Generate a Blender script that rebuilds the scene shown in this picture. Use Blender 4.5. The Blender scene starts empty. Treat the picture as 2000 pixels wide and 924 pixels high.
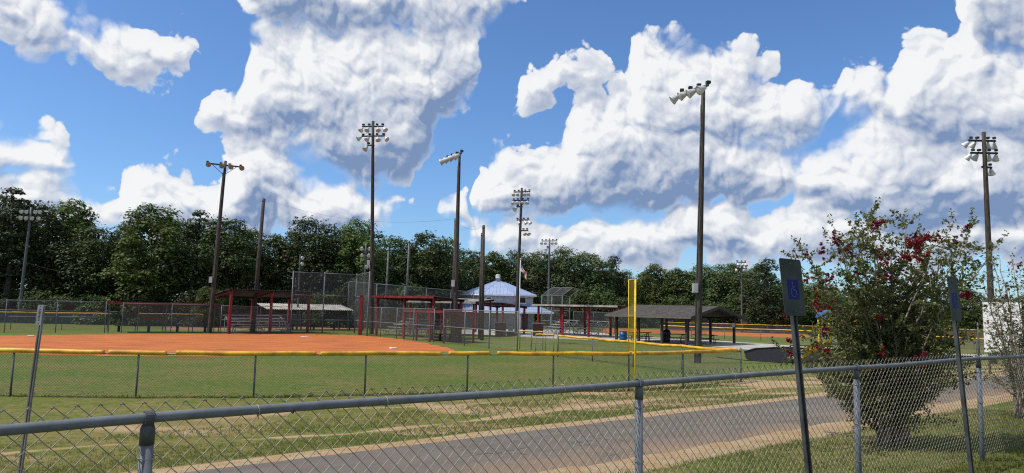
import bpy, bmesh, math, random
from mathutils import Vector, Matrix, noise as mnoise

scene = bpy.context.scene
col = scene.collection
R = math.radians

# ------------------------------------------------------------------ camera
EYE = 2.65                        # eye above the ball field (1.7 m above the kerbside verge)
PITCH = math.atan(138 / 1400); ROLL = 0.022
FW = Vector((0, math.cos(PITCH), math.sin(PITCH)))
_r0 = Vector((1, 0, 0)); _u0 = Vector((0, -math.sin(PITCH), math.cos(PITCH)))
RT = _r0 * math.cos(ROLL) + _u0 * math.sin(ROLL)
UP = -_r0 * math.sin(ROLL) + _u0 * math.cos(ROLL)
cam_data = bpy.data.cameras.new('camera')
cam_data.sensor_width = 36; cam_data.lens = 25.2
cam_data.clip_start = 0.05; cam_data.clip_end = 5000
cam = bpy.data.objects.new('camera', cam_data); col.objects.link(cam)
m = Matrix((RT, UP, -FW)).transposed().to_4x4(); m.translation = (0, 0, EYE)
cam.matrix_world = m
scene.camera = cam
scene.render.resolution_x = 1024; scene.render.resolution_y = 473
scene.view_settings.view_transform = 'Standard'; scene.view_settings.look = 'None'
scene.view_settings.gamma = 1; scene.view_settings.use_curve_mapping = False
scene.view_settings.exposure = 0.0
scene.render.engine = 'CYCLES'
scene.cycles.max_bounces = 6; scene.cycles.diffuse_bounces = 3; scene.cycles.glossy_bounces = 2
scene.cycles.transmission_bounces = 3; scene.cycles.transparent_max_bounces = 40
scene.cycles.use_denoising = False; scene.cycles.filter_width = 1.15

# ------------------------------------------------------------------ sun
SUN_ELEV = R(56)
SUN_H = Vector((-0.97, -0.24, 0)).normalized()
TO_SUN = SUN_H * math.cos(SUN_ELEV) + Vector((0, 0, math.sin(SUN_ELEV)))
sun_data = bpy.data.lights.new('sun', 'SUN'); sun_data.energy = 4.6; sun_data.angle = R(0.53)
sun_data.color = (1.0, 0.95, 0.87)
sun = bpy.data.objects.new('sun', sun_data); col.objects.link(sun)
sun.rotation_euler = TO_SUN.to_track_quat('Z', 'Y').to_euler()

# ------------------------------------------------------------------ world: clear sky with fair-weather cumulus
world = bpy.data.worlds.new('World'); scene.world = world; world.use_nodes = True

class NT:
    """small wrapper that wires shader nodes"""
    def __init__(s, tree): s.t = tree
    def n(s, kind, **kw):
        nd = s.t.nodes.new(kind)
        for k, v in kw.items(): setattr(nd, k, v)
        return nd
    def put(s, sock, v):
        if hasattr(v, 'is_linked') or isinstance(v, bpy.types.NodeSocket): s.t.links.new(v, sock)
        else: sock.default_value = v
    def m(s, op, a, b=0.0, c=None, clamp=False):
        nd = s.n('ShaderNodeMath', operation=op, use_clamp=clamp)
        s.put(nd.inputs[0], a); s.put(nd.inputs[1], b)
        if c is not None: s.put(nd.inputs[2], c)
        return nd.outputs[0]
    def v(s, op, a, b=(0, 0, 0), c=None):
        nd = s.n('ShaderNodeVectorMath', operation=op)
        s.put(nd.inputs[0], a)
        if op == 'SCALE': s.put(nd.inputs[3], b)
        elif op not in ('LENGTH', 'NORMALIZE'): s.put(nd.inputs[1], b)
        if c is not None: s.put(nd.inputs[2], c)
        return nd.outputs[1] if op in ('LENGTH', 'DOT_PRODUCT', 'DISTANCE') else nd.outputs[0]
    def sep(s, v):
        nd = s.n('ShaderNodeSeparateXYZ'); s.put(nd.inputs[0], v); return nd.outputs
    def comb(s, x, y, z=0.0):
        nd = s.n('ShaderNodeCombineXYZ')
        for i, q in enumerate((x, y, z)): s.put(nd.inputs[i], q)
        return nd.outputs[0]
    def noise(s, vec, scale, detail=4, rough=0.55, dist=0.0, dims='3D', lac=2.0):
        nd = s.n('ShaderNodeTexNoise', noise_dimensions=dims)
        s.put(nd.inputs['Vector'], vec)
        for k, q in (('Scale', scale), ('Detail', detail), ('Roughness', rough), ('Distortion', dist), ('Lacunarity', lac)):
            s.put(nd.inputs[k], q)
        return nd.outputs
    def smooth(s, x, a, b, lo=0.0, hi=1.0):
        nd = s.n('ShaderNodeMapRange', interpolation_type='SMOOTHSTEP')
        for i, q in enumerate((x, a, b, lo, hi)): s.put(nd.inputs[i], q)
        return nd.outputs[0]
    def lin(s, x, a, b, lo=0.0, hi=1.0):
        nd = s.n('ShaderNodeMapRange')
        for i, q in enumerate((x, a, b, lo, hi)): s.put(nd.inputs[i], q)
        return nd.outputs[0]
    def mix(s, f, a, b, blend='MIX'):
        nd = s.n('ShaderNodeMix', data_type='RGBA', blend_type=blend)
        s.put(nd.inputs[0], f)
        for i, q in ((6, a), (7, b)):
            s.put(nd.inputs[i], (q + (1,)) if isinstance(q, tuple) and len(q) == 3 else q)
        return nd.outputs[2]

def _uv(px, py):
    """azimuth and elevation (radians) of the sky seen in direction (px, py)"""
    a = (px - 1000) / 1400; b = (462 - py) / 1400
    d = (FW + RT * a + UP * b).normalized()
    return math.atan2(d.x, d.y), math.asin(d.z)

# the banks of cumulus as three layers: (x, top, bottom) of each bank along the skyline, (x, middle) where there is a gap
BANKS = [
 [(-60, -60, 60), (20, -40, 55), (60, -10, 88), (110, 32, 105), (170, 38, 115), (230, 52, 138), (300, 66, 134), (350, 88, 126), (385, 112),
  (440, 205), (475, 190, 225), (490, 105, 240), (520, 62, 262), (560, 40, 285), (610, 32, 310), (655, 60, 335), (700, 56, 362), (760, 55, 355), (800, 52, 320), (860, 46, 240),
  (900, 62, 222), (938, 130, 190), (965, 160), (992, 186), (1010, 168, 190), (1060, 138, 182), (1130, 122, 165), (1175, 120, 145), (1200, 128),
  (1218, 160, 215), (1245, 88, 300), (1312, 76, 330), (1375, 124, 330), (1440, 112, 320), (1525, 142, 296), (1585, 185, 270), (1605, 205, 262), (1625, 178, 240),
  (1650, 160, 215), (1725, 138, 250), (1790, 62, 300), (1850, 66, 330), (1905, 72, 330), (1950, 88, 330), (2060, 60, 330)],
 [(-60, 268, 330), (0, 272, 330), (60, 262, 345), (118, 285, 342), (150, 320), (380, 205), (410, 190, 232), (470, 200, 250), (520, 190, 262), (560, 230), (600, 250), (660, 395), (905, 395), (925, 345, 410), (970, 322, 425), (1020, 298, 430), (1065, 275, 428), (1105, 225, 425), (1150, 172, 420), (1200, 155, 430),
  (1260, 170, 425), (1330, 170, 392), (1420, 200, 385), (1480, 270, 380), (1515, 300, 372), (1560, 308, 380), (1625, 278, 420), (1700, 250, 440), (1780, 220, 452), (1860, 230, 452), (1940, 200, 455), (2060, 190, 455)],
 [(-60, 350, 440), (40, 342, 440), (100, 336, 440), (160, 362, 450), (205, 378, 450), (245, 352, 450), (300, 326, 450), (350, 320, 450), (395, 358, 455), (430, 325, 455),
  (448, 280, 455), (490, 262, 455), (540, 282, 455), (600, 328, 455), (660, 362, 455), (720, 378, 430), (765, 388, 412), (800, 400), (855, 415), (868, 394, 432), (900, 392, 440), (915, 440, 470),
  (935, 438, 486), (1010, 434, 488), (1090, 440, 484), (1120, 450, 480), (1150, 440, 490), (1170, 420, 510), (1240, 418, 516), (1300, 436, 512), (1340, 420, 500), (1392, 420, 492),
  (1425, 386, 492), (1462, 392, 500), (1520, 425, 505), (1600, 395, 500), (1680, 410, 500), (1760, 440, 505), (1850, 432, 505), (1960, 420, 505), (2060, 420, 505)],
 [(-60, 20), (380, 20), (460, 5), (490, -70, 12), (560, -130, 34), (660, -150, 48), (760, -150, 52), (860, -130, 46), (940, -90, 36), (985, -70, 12), (1010, 0), (1860, 40), (1885, -40, 60), (1910, -190, 90), (1960, -210, 98), (2060, -210, 100)],
]
U0, U1, V0, V1 = -0.68, 0.68, -0.02, 0.48

def density_group():
    """cloud cover and the room above it, along the bearing and elevation of the view of the sky"""
    g = bpy.data.node_groups.new('cloud_density', 'ShaderNodeTree')
    g.interface.new_socket('P', in_out='INPUT', socket_type='NodeSocketVector')
    g.interface.new_socket('D', in_out='OUTPUT', socket_type='NodeSocketFloat')
    g.interface.new_socket('Depth', in_out='OUTPUT', socket_type='NodeSocketFloat')
    w = NT(g)
    P = w.n('NodeGroupInput').outputs[0]
    wv = w.noise(P, 12.0, 2, 0.5, dims='2D')[1]
    Pw = w.v('MULTIPLY_ADD', w.v('SUBTRACT', wv, (0.5, 0.5, 0.5)), (0.055, 0.045, 0), P)
    x, y, _ = w.sep(Pw)
    uu = w.lin(x, U0, U1)
    best = None; room = None
    for pair in ((0, 1), (2, 3)):
        nd = w.n('ShaderNodeRGBCurve'); w.put(nd.inputs[1], w.comb(uu, uu, uu))
        nd2 = w.n('ShaderNodeRGBCurve'); w.put(nd2.inputs[1], w.comb(uu, uu, uu))
        for n_, which in ((nd, 0), (nd2, 1)):
            n_.mapping.use_clip = False
            for ci, bank in enumerate(pair):
                pts = []
                for e in sorted(BANKS[bank]):
                    t_, b_ = (e[1] + 26, e[1] - 26) if len(e) == 2 else (e[1], e[2])
                    u, v = _uv(e[0], (t_, b_)[which])
                    pts.append(((u - U0) / (U1 - U0), (v - V0) / (V1 - V0)))
                c = n_.mapping.curves[ci]
                while len(c.points) < len(pts): c.points.new(0.5, 0.5)
                for p, q in zip(c.points, pts): p.location = q; p.handle_type = 'AUTO_CLAMPED'
            n_.mapping.update()
        tops, bots = w.sep(nd.outputs[0]), w.sep(nd2.outputs[0])
        for ci in range(len(pair)):
            top = w.m('MULTIPLY_ADD', tops[ci], V1 - V0, V0); bot = w.m('MULTIPLY_ADD', bots[ci], V1 - V0, V0)
            up = w.m('SUBTRACT', top, y)
            d = w.m('MINIMUM', up, w.m('MULTIPLY', w.m('SUBTRACT', y, bot), 1.3))
            best = d if best is None else w.m('MAXIMUM', best, d)
            rel = w.m('MULTIPLY', up, w.smooth(d, -0.035, 0.035))
            room = rel if room is None else w.m('MAXIMUM', room, rel)
    # the same kind of sky goes on beyond the frame
    away = w.m('MAXIMUM', w.smooth(w.m('ABSOLUTE', x), 0.64, 0.7), w.smooth(y, 0.40, 0.46))
    gen = w.m('MULTIPLY_ADD', w.noise(P, 3.2, 2, 0.5, dims='2D')[0], 0.5, -0.255)
    mx = w.n('ShaderNodeMix'); w.put(mx.inputs[0], away); w.put(mx.inputs[2], w.m('MINIMUM', best, 0.07)); w.put(mx.inputs[3], gen)
    best = mx.outputs[0]
    def billow(scale, vec):
        vo = w.n('ShaderNodeTexVoronoi', voronoi_dimensions='2D', feature='F1'); w.put(vo.inputs['Vector'], vec)
        vo.inputs['Scale'].default_value = scale; vo.inputs['Detail'].default_value = 0.0
        d = vo.outputs['Distance']; return w.m('SUBTRACT', 0.55, w.m('MULTIPLY', d, d))
    wf = w.noise(P, 42.0, 2, 0.5, dims='2D')[1]
    Pf = w.v('MULTIPLY_ADD', w.v('SUBTRACT', wf, (0.5, 0.5, 0.5)), (0.016, 0.016, 0), Pw)
    fb = w.m('SUBTRACT', w.noise(P, 10.0, 9, 0.60, dims='2D')[0], 0.5)
    H = w.m('ADD', w.m('MULTIPLY', billow(13.0, Pw), 0.042), w.m('MULTIPLY', billow(33.0, Pf), 0.027))
    H = w.m('ADD', H, w.m('MULTIPLY', billow(80.0, Pf), 0.013))
    D = w.m('ADD', w.m('ADD', best, -0.010), w.m('ADD', H, w.m('MULTIPLY', fb, 0.075)))
    out = w.n('NodeGroupOutput'); g.links.new(D, out.inputs[0]); g.links.new(room, out.inputs[1])
    return g

def build_world():
    w = NT(world.node_tree); w.t.nodes.clear()
    tc = w.n('ShaderNodeTexCoord').outputs['Generated']
    x, y, z = w.sep(w.v('NORMALIZE', tc))
    az = w.m('ARCTAN2', x, y); el = w.m('ARCSINE', z)
    P = w.comb(az, el)
    g = density_group()
    def dens(off):
        nd = w.n('ShaderNodeGroup'); nd.node_tree = g
        w.put(nd.inputs[0], w.v('ADD', P, off) if off else P)
        return nd.outputs
    D0, room = dens(None)
    D1 = dens((-0.0045, 0.008, 0))[0]; D2 = dens((-0.014, 0.026, 0))[0]
    sl = w.m('ADD', w.m('MULTIPLY', w.m('SUBTRACT', D0, D1), 46.0), w.m('MULTIPLY', w.m('SUBTRACT', D0, D2), 20.0))
    depth = w.m('MINIMUM', w.m('MAXIMUM', room, 0.0), 0.16)
    rm = w.m('MULTIPLY', depth, -3.2)
    lum = w.m('MULTIPLY_ADD', w.noise(P, 6.5, 4, 0.55, dims='2D')[0], 1.7, -0.72)
    light = w.lin(w.m('ADD', w.m('ADD', sl, rm), lum), -1.45, 1.25)
    soft = w.m('ADD', w.lin(depth, 0.0, 0.10, 0.007, 0.030), w.smooth(w.noise(P, 6.0, 2, 0.5, dims='2D')[0], 0.50, 0.70, 0.0, 0.035))
    mask = w.smooth(D0, 0.0, soft)
    mask = w.m('MULTIPLY', mask, w.smooth(el, 0.0, 0.03))
    thin = w.smooth(D0, 0.0, 0.03)
    sky = w.n('ShaderNodeTexSky', sky_type='NISHITA', sun_disc=False)
    sky.sun_elevation = SUN_ELEV; sky.sun_rotation = math.atan2(SUN_H.x, SUN_H.y)
    sky.altitude = 200; sky.air_density = 1.0; sky.dust_density = 0.6; sky.ozone_density = 2.5
    skyc = w.mix(1.0, sky.outputs[0], (0.87, 1.16, 1.50), 'MULTIPLY')
    shade = w.mix(light, (2.0, 2.9, 4.8), (9.3, 9.35, 9.4))
    shade = w.mix(w.m('MULTIPLY', w.m('SUBTRACT', 1.0, thin), 0.5), shade, (8.2, 8.5, 9.0))
    colr = w.mix(w.m('MULTIPLY', mask, 0.97), skyc, shade)
    bg = w.n('ShaderNodeBackground'); w.put(bg.inputs[0], colr); bg.inputs[1].default_value = 0.10
    out = w.n('ShaderNodeOutputWorld'); w.t.links.new(bg.outputs[0], out.inputs[0])
build_world()

# ------------------------------------------------------------------ layout helpers
def ray(px, py): return FW + RT * ((px - 1000) / 1400) + UP * ((462 - py) / 1400)
NRM = Vector((-0.63, 0.777, 0)); TAN = Vector((0.777, 0.63, 0)); F0 = Vector((-1.5, 2.95, 0))
def S(x, y): return -0.63 * x + 0.777 * y - 3.24          # metres beyond the kerbside fence
def gz(x, y):
    t = min(1, max(0, (S(x, y) - 0.5) / 11)); return 0.95 * (1 - t * t * (3 - 2 * t))
def G(px, py):
    """the point of the ground seen at (px, py)"""
    d = ray(px, py); t = 1.0
    while t < 900:
        if EYE + d.z * t <= gz(d.x * t, d.y * t): break
        t *= 1.002
    return Vector((d.x * t, d.y * t, gz(d.x * t, d.y * t)))
def proj(p):
    d = Vector(p) - Vector((0, 0, EYE)); w = d.dot(FW)
    return 1000 + 1400 * d.dot(RT) / w, 462 - 1400 * d.dot(UP) / w
def Hz(p, py):
    """height of the point above p that is seen at row py"""
    lo, hi = -5.0, 80.0
    for _ in range(40):
        m_ = (lo + hi) / 2
        if proj((p[0], p[1], m_))[1] > py: lo = m_
        else: hi = m_
    return lo
def GD(px, dist):
    """ground point on bearing px at the given distance"""
    d = ray(px, 600 + 0.022 * (px - 1000)); k = dist / d.y
    return Vector((d.x * k, dist, gz(d.x * k, dist)))

# ------------------------------------------------------------------ materials
MATS = {}
def mat(name, c, rough=0.7, metal=0.0, var=0.15, scale=6.0, bump=0.0, bscale=40.0, c2=None, spec=0.35, stretch=None):
    if name in MATS: return MATS[name]
    M = bpy.data.materials.new(name); M.use_nodes = True
    w = NT(M.node_tree); b = M.node_tree.nodes['Principled BSDF']
    tc = w.n('ShaderNodeTexCoord').outputs['Object']
    if stretch: tc = w.v('MULTIPLY', tc, stretch)
    n1 = w.noise(tc, scale, 5, 0.6)[0]
    c2 = c2 or tuple(max(0, q * (1 - 1.6 * var)) for q in c)
    hi = tuple(min(1, q * (1 + var)) for q in c)
    w.put(b.inputs['Base Color'], w.mix(w.smooth(n1, 0.32, 0.68), c2, hi))
    b.inputs['Roughness'].default_value = rough; b.inputs['Metallic'].default_value = metal
    b.inputs['Specular IOR Level'].default_value = spec
    if bump:
        bn = w.n('ShaderNodeBump'); bn.inputs['Strength'].default_value = bump; bn.inputs['Distance'].default_value = 0.02
        w.put(bn.inputs['Height'], w.noise(tc, bscale, 4, 0.6)[0]); w.put(b.inputs['Normal'], bn.outputs[0])
    MATS[name] = M
    return M
def leaf_mat(name, c, c2, trans=0.25, rnd=0.25, rough=0.6):
    M = bpy.data.materials.new(name); M.use_nodes = True
    w = NT(M.node_tree); b = M.node_tree.nodes['Principled BSDF']
    tc = w.n('ShaderNodeTexCoord').outputs['Object']
    n1 = w.noise(tc, 0.8, 3, 0.6)[0]; n2 = w.noise(tc, 9.0, 2, 0.5)[0]
    k = w.m('ADD', w.m('MULTIPLY', n1, 0.6), w.m('MULTIPLY', n2, 0.5))
    cc = w.mix(w.smooth(k, 0.35, 0.75), c2, c)
    oi = w.n('ShaderNodeObjectInfo').outputs['Random']
    hs = w.n('ShaderNodeHueSaturation'); w.put(hs.inputs['Color'], cc)
    w.put(hs.inputs['Value'], w.lin(oi, 0, 1, 1 - rnd, 1 + rnd)); w.put(hs.inputs['Hue'], w.lin(oi, 0, 1, 0.485, 0.515))
    w.put(b.inputs['Base Color'], hs.outputs[0]); b.inputs['Roughness'].default_value = rough
    b.inputs['Specular IOR Level'].default_value = 0.3
    tr = w.n('ShaderNodeBsdfTranslucent'); w.put(tr.inputs[0], w.mix(1.0, hs.outputs[0], (1.3, 1.5, 0.7), 'MULTIPLY'))
    mx = w.n('ShaderNodeMixShader'); mx.inputs[0].default_value = trans
    w.t.links.new(b.outputs[0], mx.inputs[1]); w.t.links.new(tr.outputs[0], mx.inputs[2])
    w.t.links.new(mx.outputs[0], M.node_tree.nodes['Material Output'].inputs[0])
    MATS[name] = M
    return M
def net_mat(name, c, cover, rough=0.5):
    """distant wire netting whose meshes are far below what one could see"""
    M = bpy.data.materials.new(name); M.use_nodes = True
    w = NT(M.node_tree); b = M.node_tree.nodes['Principled BSDF']
    b.inputs['Base Color'].default_value = c + (1,); b.inputs['Roughness'].default_value = rough; b.inputs['Metallic'].default_value = 0.3
    tc = w.n('ShaderNodeTexCoord').outputs['Object']
    tr = w.n('ShaderNodeBsdfTransparent'); mx = w.n('ShaderNodeMixShader')
    w.put(mx.inputs[0], w.lin(w.noise(tc, 2.5, 2)[0], 0.2, 0.8, cover * 0.8, cover * 1.2))
    w.t.links.new(tr.outputs[0], mx.inputs[1]); w.t.links.new(b.outputs[0], mx.inputs[2])
    w.t.links.new(mx.outputs[0], M.node_tree.nodes['Material Output'].inputs[0])
    MATS[name] = M
    return M

GALV = mat('galvanized_pipe', (0.135, 0.15, 0.165), 0.62, 0.0, 0.12, 9)
GALV_D = mat('weathered_pipe', (0.105, 0.11, 0.115), 0.6, 0.2, 0.25, 6)
WIRE = mat('galvanized_wire', (0.29, 0.265, 0.215), 0.5, 0.2, 0.25, 12)
BLACKPAINT = mat('black_paint', (0.018, 0.018, 0.018), 0.55, 0, 0.3, 12)
REDPAINT = mat('red_paint', (0.23, 0.016, 0.022), 0.55, 0, 0.25, 4)
MAROON = mat('maroon_paint', (0.165, 0.016, 0.022), 0.6, 0, 0.3, 3)
DARKROOF = mat('dark_metal_roof', (0.045, 0.035, 0.035), 0.6, 0.2, 0.3, 2)
TINROOF = mat('pale_tin_roof', (0.33, 0.315, 0.275), 0.6, 0.1, 0.25, 1.5)
YELLOW = mat('yellow_plastic', (0.66, 0.37, 0.02), 0.5, 0, 0.12, 2.2, c2=(0.40, 0.21, 0.02))
YPAINT = mat('yellow_paint', (0.74, 0.50, 0.025), 0.5, 0, 0.15, 5)
ALU = mat('bleacher_aluminium', (0.46, 0.46, 0.45), 0.45, 0.5, 0.15, 3)
WOODPOLE = mat('creosote_pole', (0.060, 0.049, 0.040), 0.85, 0, 0.5, 5, 0.4, 30, stretch=(6, 6, 0.35))
WOODDARK = mat('dark_stained_wood', (0.05, 0.036, 0.028), 0.8, 0, 0.3, 4, stretch=(5, 5, 0.6))
LAMPWHITE = mat('lamp_reflector', (0.58, 0.58, 0.56), 0.4, 0.2, 0.15, 6)
LAMPPALE = mat('pale_lamp_lens', (0.62, 0.61, 0.58), 0.25, 0, 0.15, 6)
LAMPGLASS = mat('lamp_lens', (0.30, 0.23, 0.18), 0.25, 0, 0.2, 6)
WHITE = mat('white_paint', (0.78, 0.78, 0.76), 0.5, 0, 0.08, 2)
OFFWHITE = mat('off_white_siding', (0.42, 0.42, 0.43), 0.7, 0, 0.12, 2)
BLUEROOF = mat('blue_grey_metal_roof', (0.31, 0.38, 0.54), 0.45, 0.1, 0.05, 1.0)
GLASSDARK = mat('dark_window', (0.012, 0.014, 0.016), 0.12, 0, 0.1, 3, spec=0.6)
CONCRETE = mat('concrete', (0.36, 0.34, 0.30), 0.85, 0, 0.18, 1.2, 0.2, 30)
BRICK = mat('brick_red', (0.10, 0.045, 0.035), 0.85, 0, 0.3, 9)
CLAY = mat('orange_clay', (0.43, 0.125, 0.026), 0.95, 0, 0.08, 1.0, 0.5, 14, c2=(0.315, 0.085, 0.018), stretch=(0.35, 1.3, 1))
CLAYDULL = mat('dull_clay', (0.24, 0.13, 0.075), 0.95, 0, 0.2, 0.5)
RUBBER = mat('rubber_mulch', (0.022, 0.022, 0.024), 1.0, 0, 0.4, 25, 0.8, 60, spec=0.05)
SHINGLE = mat('asphalt_shingle', (0.080, 0.070, 0.064), 0.9, 0, 0.25, 3, 0.4, 30)
BLUEPLASTIC = mat('blue_plastic', (0.016, 0.075, 0.22), 0.4, 0, 0.15, 4)
BLACKPLASTIC = mat('black_plastic', (0.012, 0.012, 0.014), 0.35, 0, 0.2, 4)
GREYGREEN = mat('grey_green_plastic', (0.10, 0.12, 0.12), 0.5, 0, 0.2, 4)
NET = net_mat('chain_link_far', (0.22, 0.22, 0.21), 0.15)
NETDARK = net_mat('backstop_netting', (0.10, 0.105, 0.11), 0.30)
SCREEN = net_mat('windscreen_cloth', (0.045, 0.055, 0.06), 0.72)
TANSCREEN = net_mat('tan_windscreen', (0.16, 0.13, 0.065), 0.55)
YNET = net_mat('yellow_netting', (0.42, 0.32, 0.02), 0.36)

# ------------------------------------------------------------------ mesh building
class MB:
    def __init__(s): s.v = []; s.f = []
    def add(s, vs, fs):
        o = len(s.v); s.v += [tuple(q) for q in vs]; s.f += [tuple(i + o for i in q) for q in fs]; return s
    def box(s, c, d, rz=0.0):
        c = Vector(c); ca, sa = math.cos(rz), math.sin(rz); vs = []
        for x in (-.5, .5):
            for y in (-.5, .5):
                for z in (-.5, .5):
                    X, Y = x * d[0], y * d[1]
                    vs.append(c + Vector((X * ca - Y * sa, X * sa + Y * ca, z * d[2])))
        return s.add(vs, [(0, 1, 3, 2), (4, 6, 7, 5), (0, 4, 5, 1), (2, 3, 7, 6), (0, 2, 6, 4), (1, 5, 7, 3)])
    def beam(s, p0, p1, w, h, up=(0, 0, 1)):
        p0, p1 = Vector(p0), Vector(p1); d = (p1 - p0).normalized(); u = Vector(up)
        if abs(d.dot(u)) > 0.98: u = Vector((0, 1, 0))
        r = d.cross(u).normalized(); u = r.cross(d)
        vs = [p + r * (a * w / 2) + u * (b * h / 2) for p in (p0, p1) for a, b in ((-1, -1), (1, -1), (1, 1), (-1, 1))]
        return s.add(vs, [(0, 1, 2, 3), (7, 6, 5, 4), (0, 4, 5, 1), (1, 5, 6, 2), (2, 6, 7, 3), (3, 7, 4, 0)])
    def tube(s, pts, r, n=8, cap=True):
        pts = [Vector(p) for p in pts]; k = len(pts); rr = r if isinstance(r, (list, tuple)) else [r] * k
        vs = []; fs = []; prev = None
        for i, p in enumerate(pts):
            d = (pts[min(i + 1, k - 1)] - pts[max(i - 1, 0)])
            d = d.normalized() if d.length > 1e-9 else Vector((0, 0, 1))
            if prev is None:
                a = Vector((0, 0, 1)) if abs(d.z) < 0.9 else Vector((0, 1, 0)); x = d.cross(a).normalized()
            else: x = (prev - d * prev.dot(d)); x = x.normalized() if x.length > 1e-6 else d.orthogonal().normalized()
            prev = x; y = d.cross(x)
            for j in range(n):
                t = 2 * math.pi * j / n
                vs.append(p + (x * math.cos(t) + y * math.sin(t)) * rr[i])
        for i in range(k - 1):
            for j in range(n):
                fs.append((i * n + j, i * n + (j + 1) % n, (i + 1) * n + (j + 1) % n, (i + 1) * n + j))
        if cap: fs += [tuple(range(n - 1, -1, -1)), tuple((k - 1) * n + j for j in range(n))]
        return s.add(vs, fs)
    def lathe(s, prof, c=(0, 0, 0), axis=(0, 0, 1), n=14):
        """prof: (radius, distance along axis)"""
        ax = Vector(axis).normalized(); x = ax.orthogonal().normalized(); y = ax.cross(x); c = Vector(c); vs = []; fs = []
        for r, h in prof:
            for j in range(n):
                t = 2 * math.pi * j / n; vs.append(c + ax * h + (x * math.cos(t) + y * math.sin(t)) * r)
        for i in range(len(prof) - 1):
            for j in range(n): fs.append((i * n + j, i * n + (j + 1) % n, (i + 1) * n + (j + 1) % n, (i + 1) * n + j))
        return s.add(vs, fs)
    def quad(s, a, b, c, d): return s.add([a, b, c, d], [(0, 1, 2, 3)])
    def prism(s, pts, h):
        """flat outline (list of 3-D points) given thickness along vector h"""
        k = len(pts); h = Vector(h); vs = [Vector(p) for p in pts] + [Vector(p) + h for p in pts]
        return s.add(vs, [tuple(range(k - 1, -1, -1)), tuple(range(k, 2 * k))] + [(i, (i + 1) % k, k + (i + 1) % k, k + i) for i in range(k)])
    def corrugated(s, a, b, down, pitch=0.22, amp=0.022, th=0.012):
        """ribbed sheet: ridge line a-b, running along vector down"""
        a, b, down = Vector(a), Vector(b), Vector(down); L = (b - a).length; k = max(4, int(L / pitch * 4)); nrm = (b - a).cross(down).normalized()
        if nrm.z < 0: nrm = -nrm
        vs = []; fs = []
        for i in range(k + 1):
            o = a + (b - a) * (i / k) + nrm * (amp * (1 if (i % 4) in (1, 2) else -1))
            vs += [o, o + down, o - nrm * th, o + down - nrm * th]
        for i in range(k):
            q = i * 4
            fs += [(q, q + 4, q + 5, q + 1), (q + 2, q + 3, q + 7, q + 6), (q, q + 2, q + 6, q + 4), (q + 1, q + 5, q + 7, q + 3)]
        return s.add(vs, fs)
    def build(s, name, m_, parent=None, smooth=False, kind=None, label=None):
        me = bpy.data.meshes.new(name); off = Vector((0, 0, 0))
        if parent is not None:
            q = parent
            while q is not None: off += Vector(q.location); q = q.parent
        me.from_pydata([tuple(Vector(v) - off) for v in s.v], [], s.f); me.update()
        if m_: me.materials.append(m_)
        if smooth: me.polygons.foreach_set('use_smooth', [True] * len(me.polygons))
        o = bpy.data.objects.new(name, me); col.objects.link(o); o.parent = parent
        if kind: o['kind'] = kind
        if label: o['label'] = label
        return o
def tag(o, label=None, cat=None, group=None, kind=None):
    if label: o['label'] = label
    if cat: o['category'] = cat
    if group: o['group'] = group
    if kind: o['kind'] = kind
    return o
def thing(name, label, cat, loc=(0, 0, 0), group=None):
    o = bpy.data.objects.new(name, None); col.objects.link(o); o.location = loc; o.empty_display_size = 0.2
    return tag(o, label, cat, group)
def V(p, z=0.0): return Vector((p[0], p[1], p[2] + z))
def at(p, z): return Vector((p[0], p[1], z))
rng = random.Random(7)

# ------------------------------------------------------------------ the ground
def pl_dist(x, y, pts):
    best = 1e9
    for (x0, y0), (x1, y1) in zip(pts, pts[1:]):
        dx, dy = x1 - x0, y1 - y0; t = max(0, min(1, ((x - x0) * dx + (y - y0) * dy) / (dx * dx + dy * dy)))
        best = min(best, math.hypot(x - x0 - t * dx, y - y0 - t * dy))
    return best
def px_line(*pp): return [tuple(G(*p)[:2]) for p in pp]
TRACK1 = px_line((-120, 895), (0, 885), (150, 873), (300, 865), (480, 860), (690, 848), (850, 828), (1000, 813), (1150, 795), (1300, 777), (1440, 768), (1560, 745), (1700, 738))
TRACK2 = px_line((430, 806), (560, 802), (700, 798), (850, 793), (960, 787))
TRACK3 = px_line((1180, 768), (1330, 762), (1560, 752))
BARE = px_line((0, 855), (200, 842), (380, 830), (560, 815))
def axis_lines(fine0, fine1, step, far0, far1):
    xs = []; x = fine0
    while x <= fine1: xs.append(x); x += step
    s_ = step; x = xs[-1]
    while x < far1: s_ *= 1.22; x += s_; xs.append(x)
    s_ = step; x = fine0; pre = []
    while x > far0: s_ *= 1.22; x -= s_; pre.append(x)
    return pre[::-1] + xs
LAWN_EDGE = [(-60, 22), (-19.4, 20.2), (-13.2, 19.3), (-10.0, 19.6), (-7.1, 20.2), (-4.2, 21.3), (-1.3, 22.3), (4.0, 23.3), (8.9, 28.0)]
def lawn_at(x, y, s_):
    if x > 8.9: return max(0.0, min(1.0, (s_ - 12.0) / 3.0))
    for (x0, y0), (x1, y1) in zip(LAWN_EDGE, LAWN_EDGE[1:]):
        if x0 <= x <= x1: return max(0.0, min(1.0, (y - (y0 + (y1 - y0) * (x - x0) / (x1 - x0)) + 0.3) / 3.5 + 0.25)) if y > y0 + (y1 - y0) * (x - x0) / (x1 - x0) - 0.3 else 0.12
    return 1.0
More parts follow.
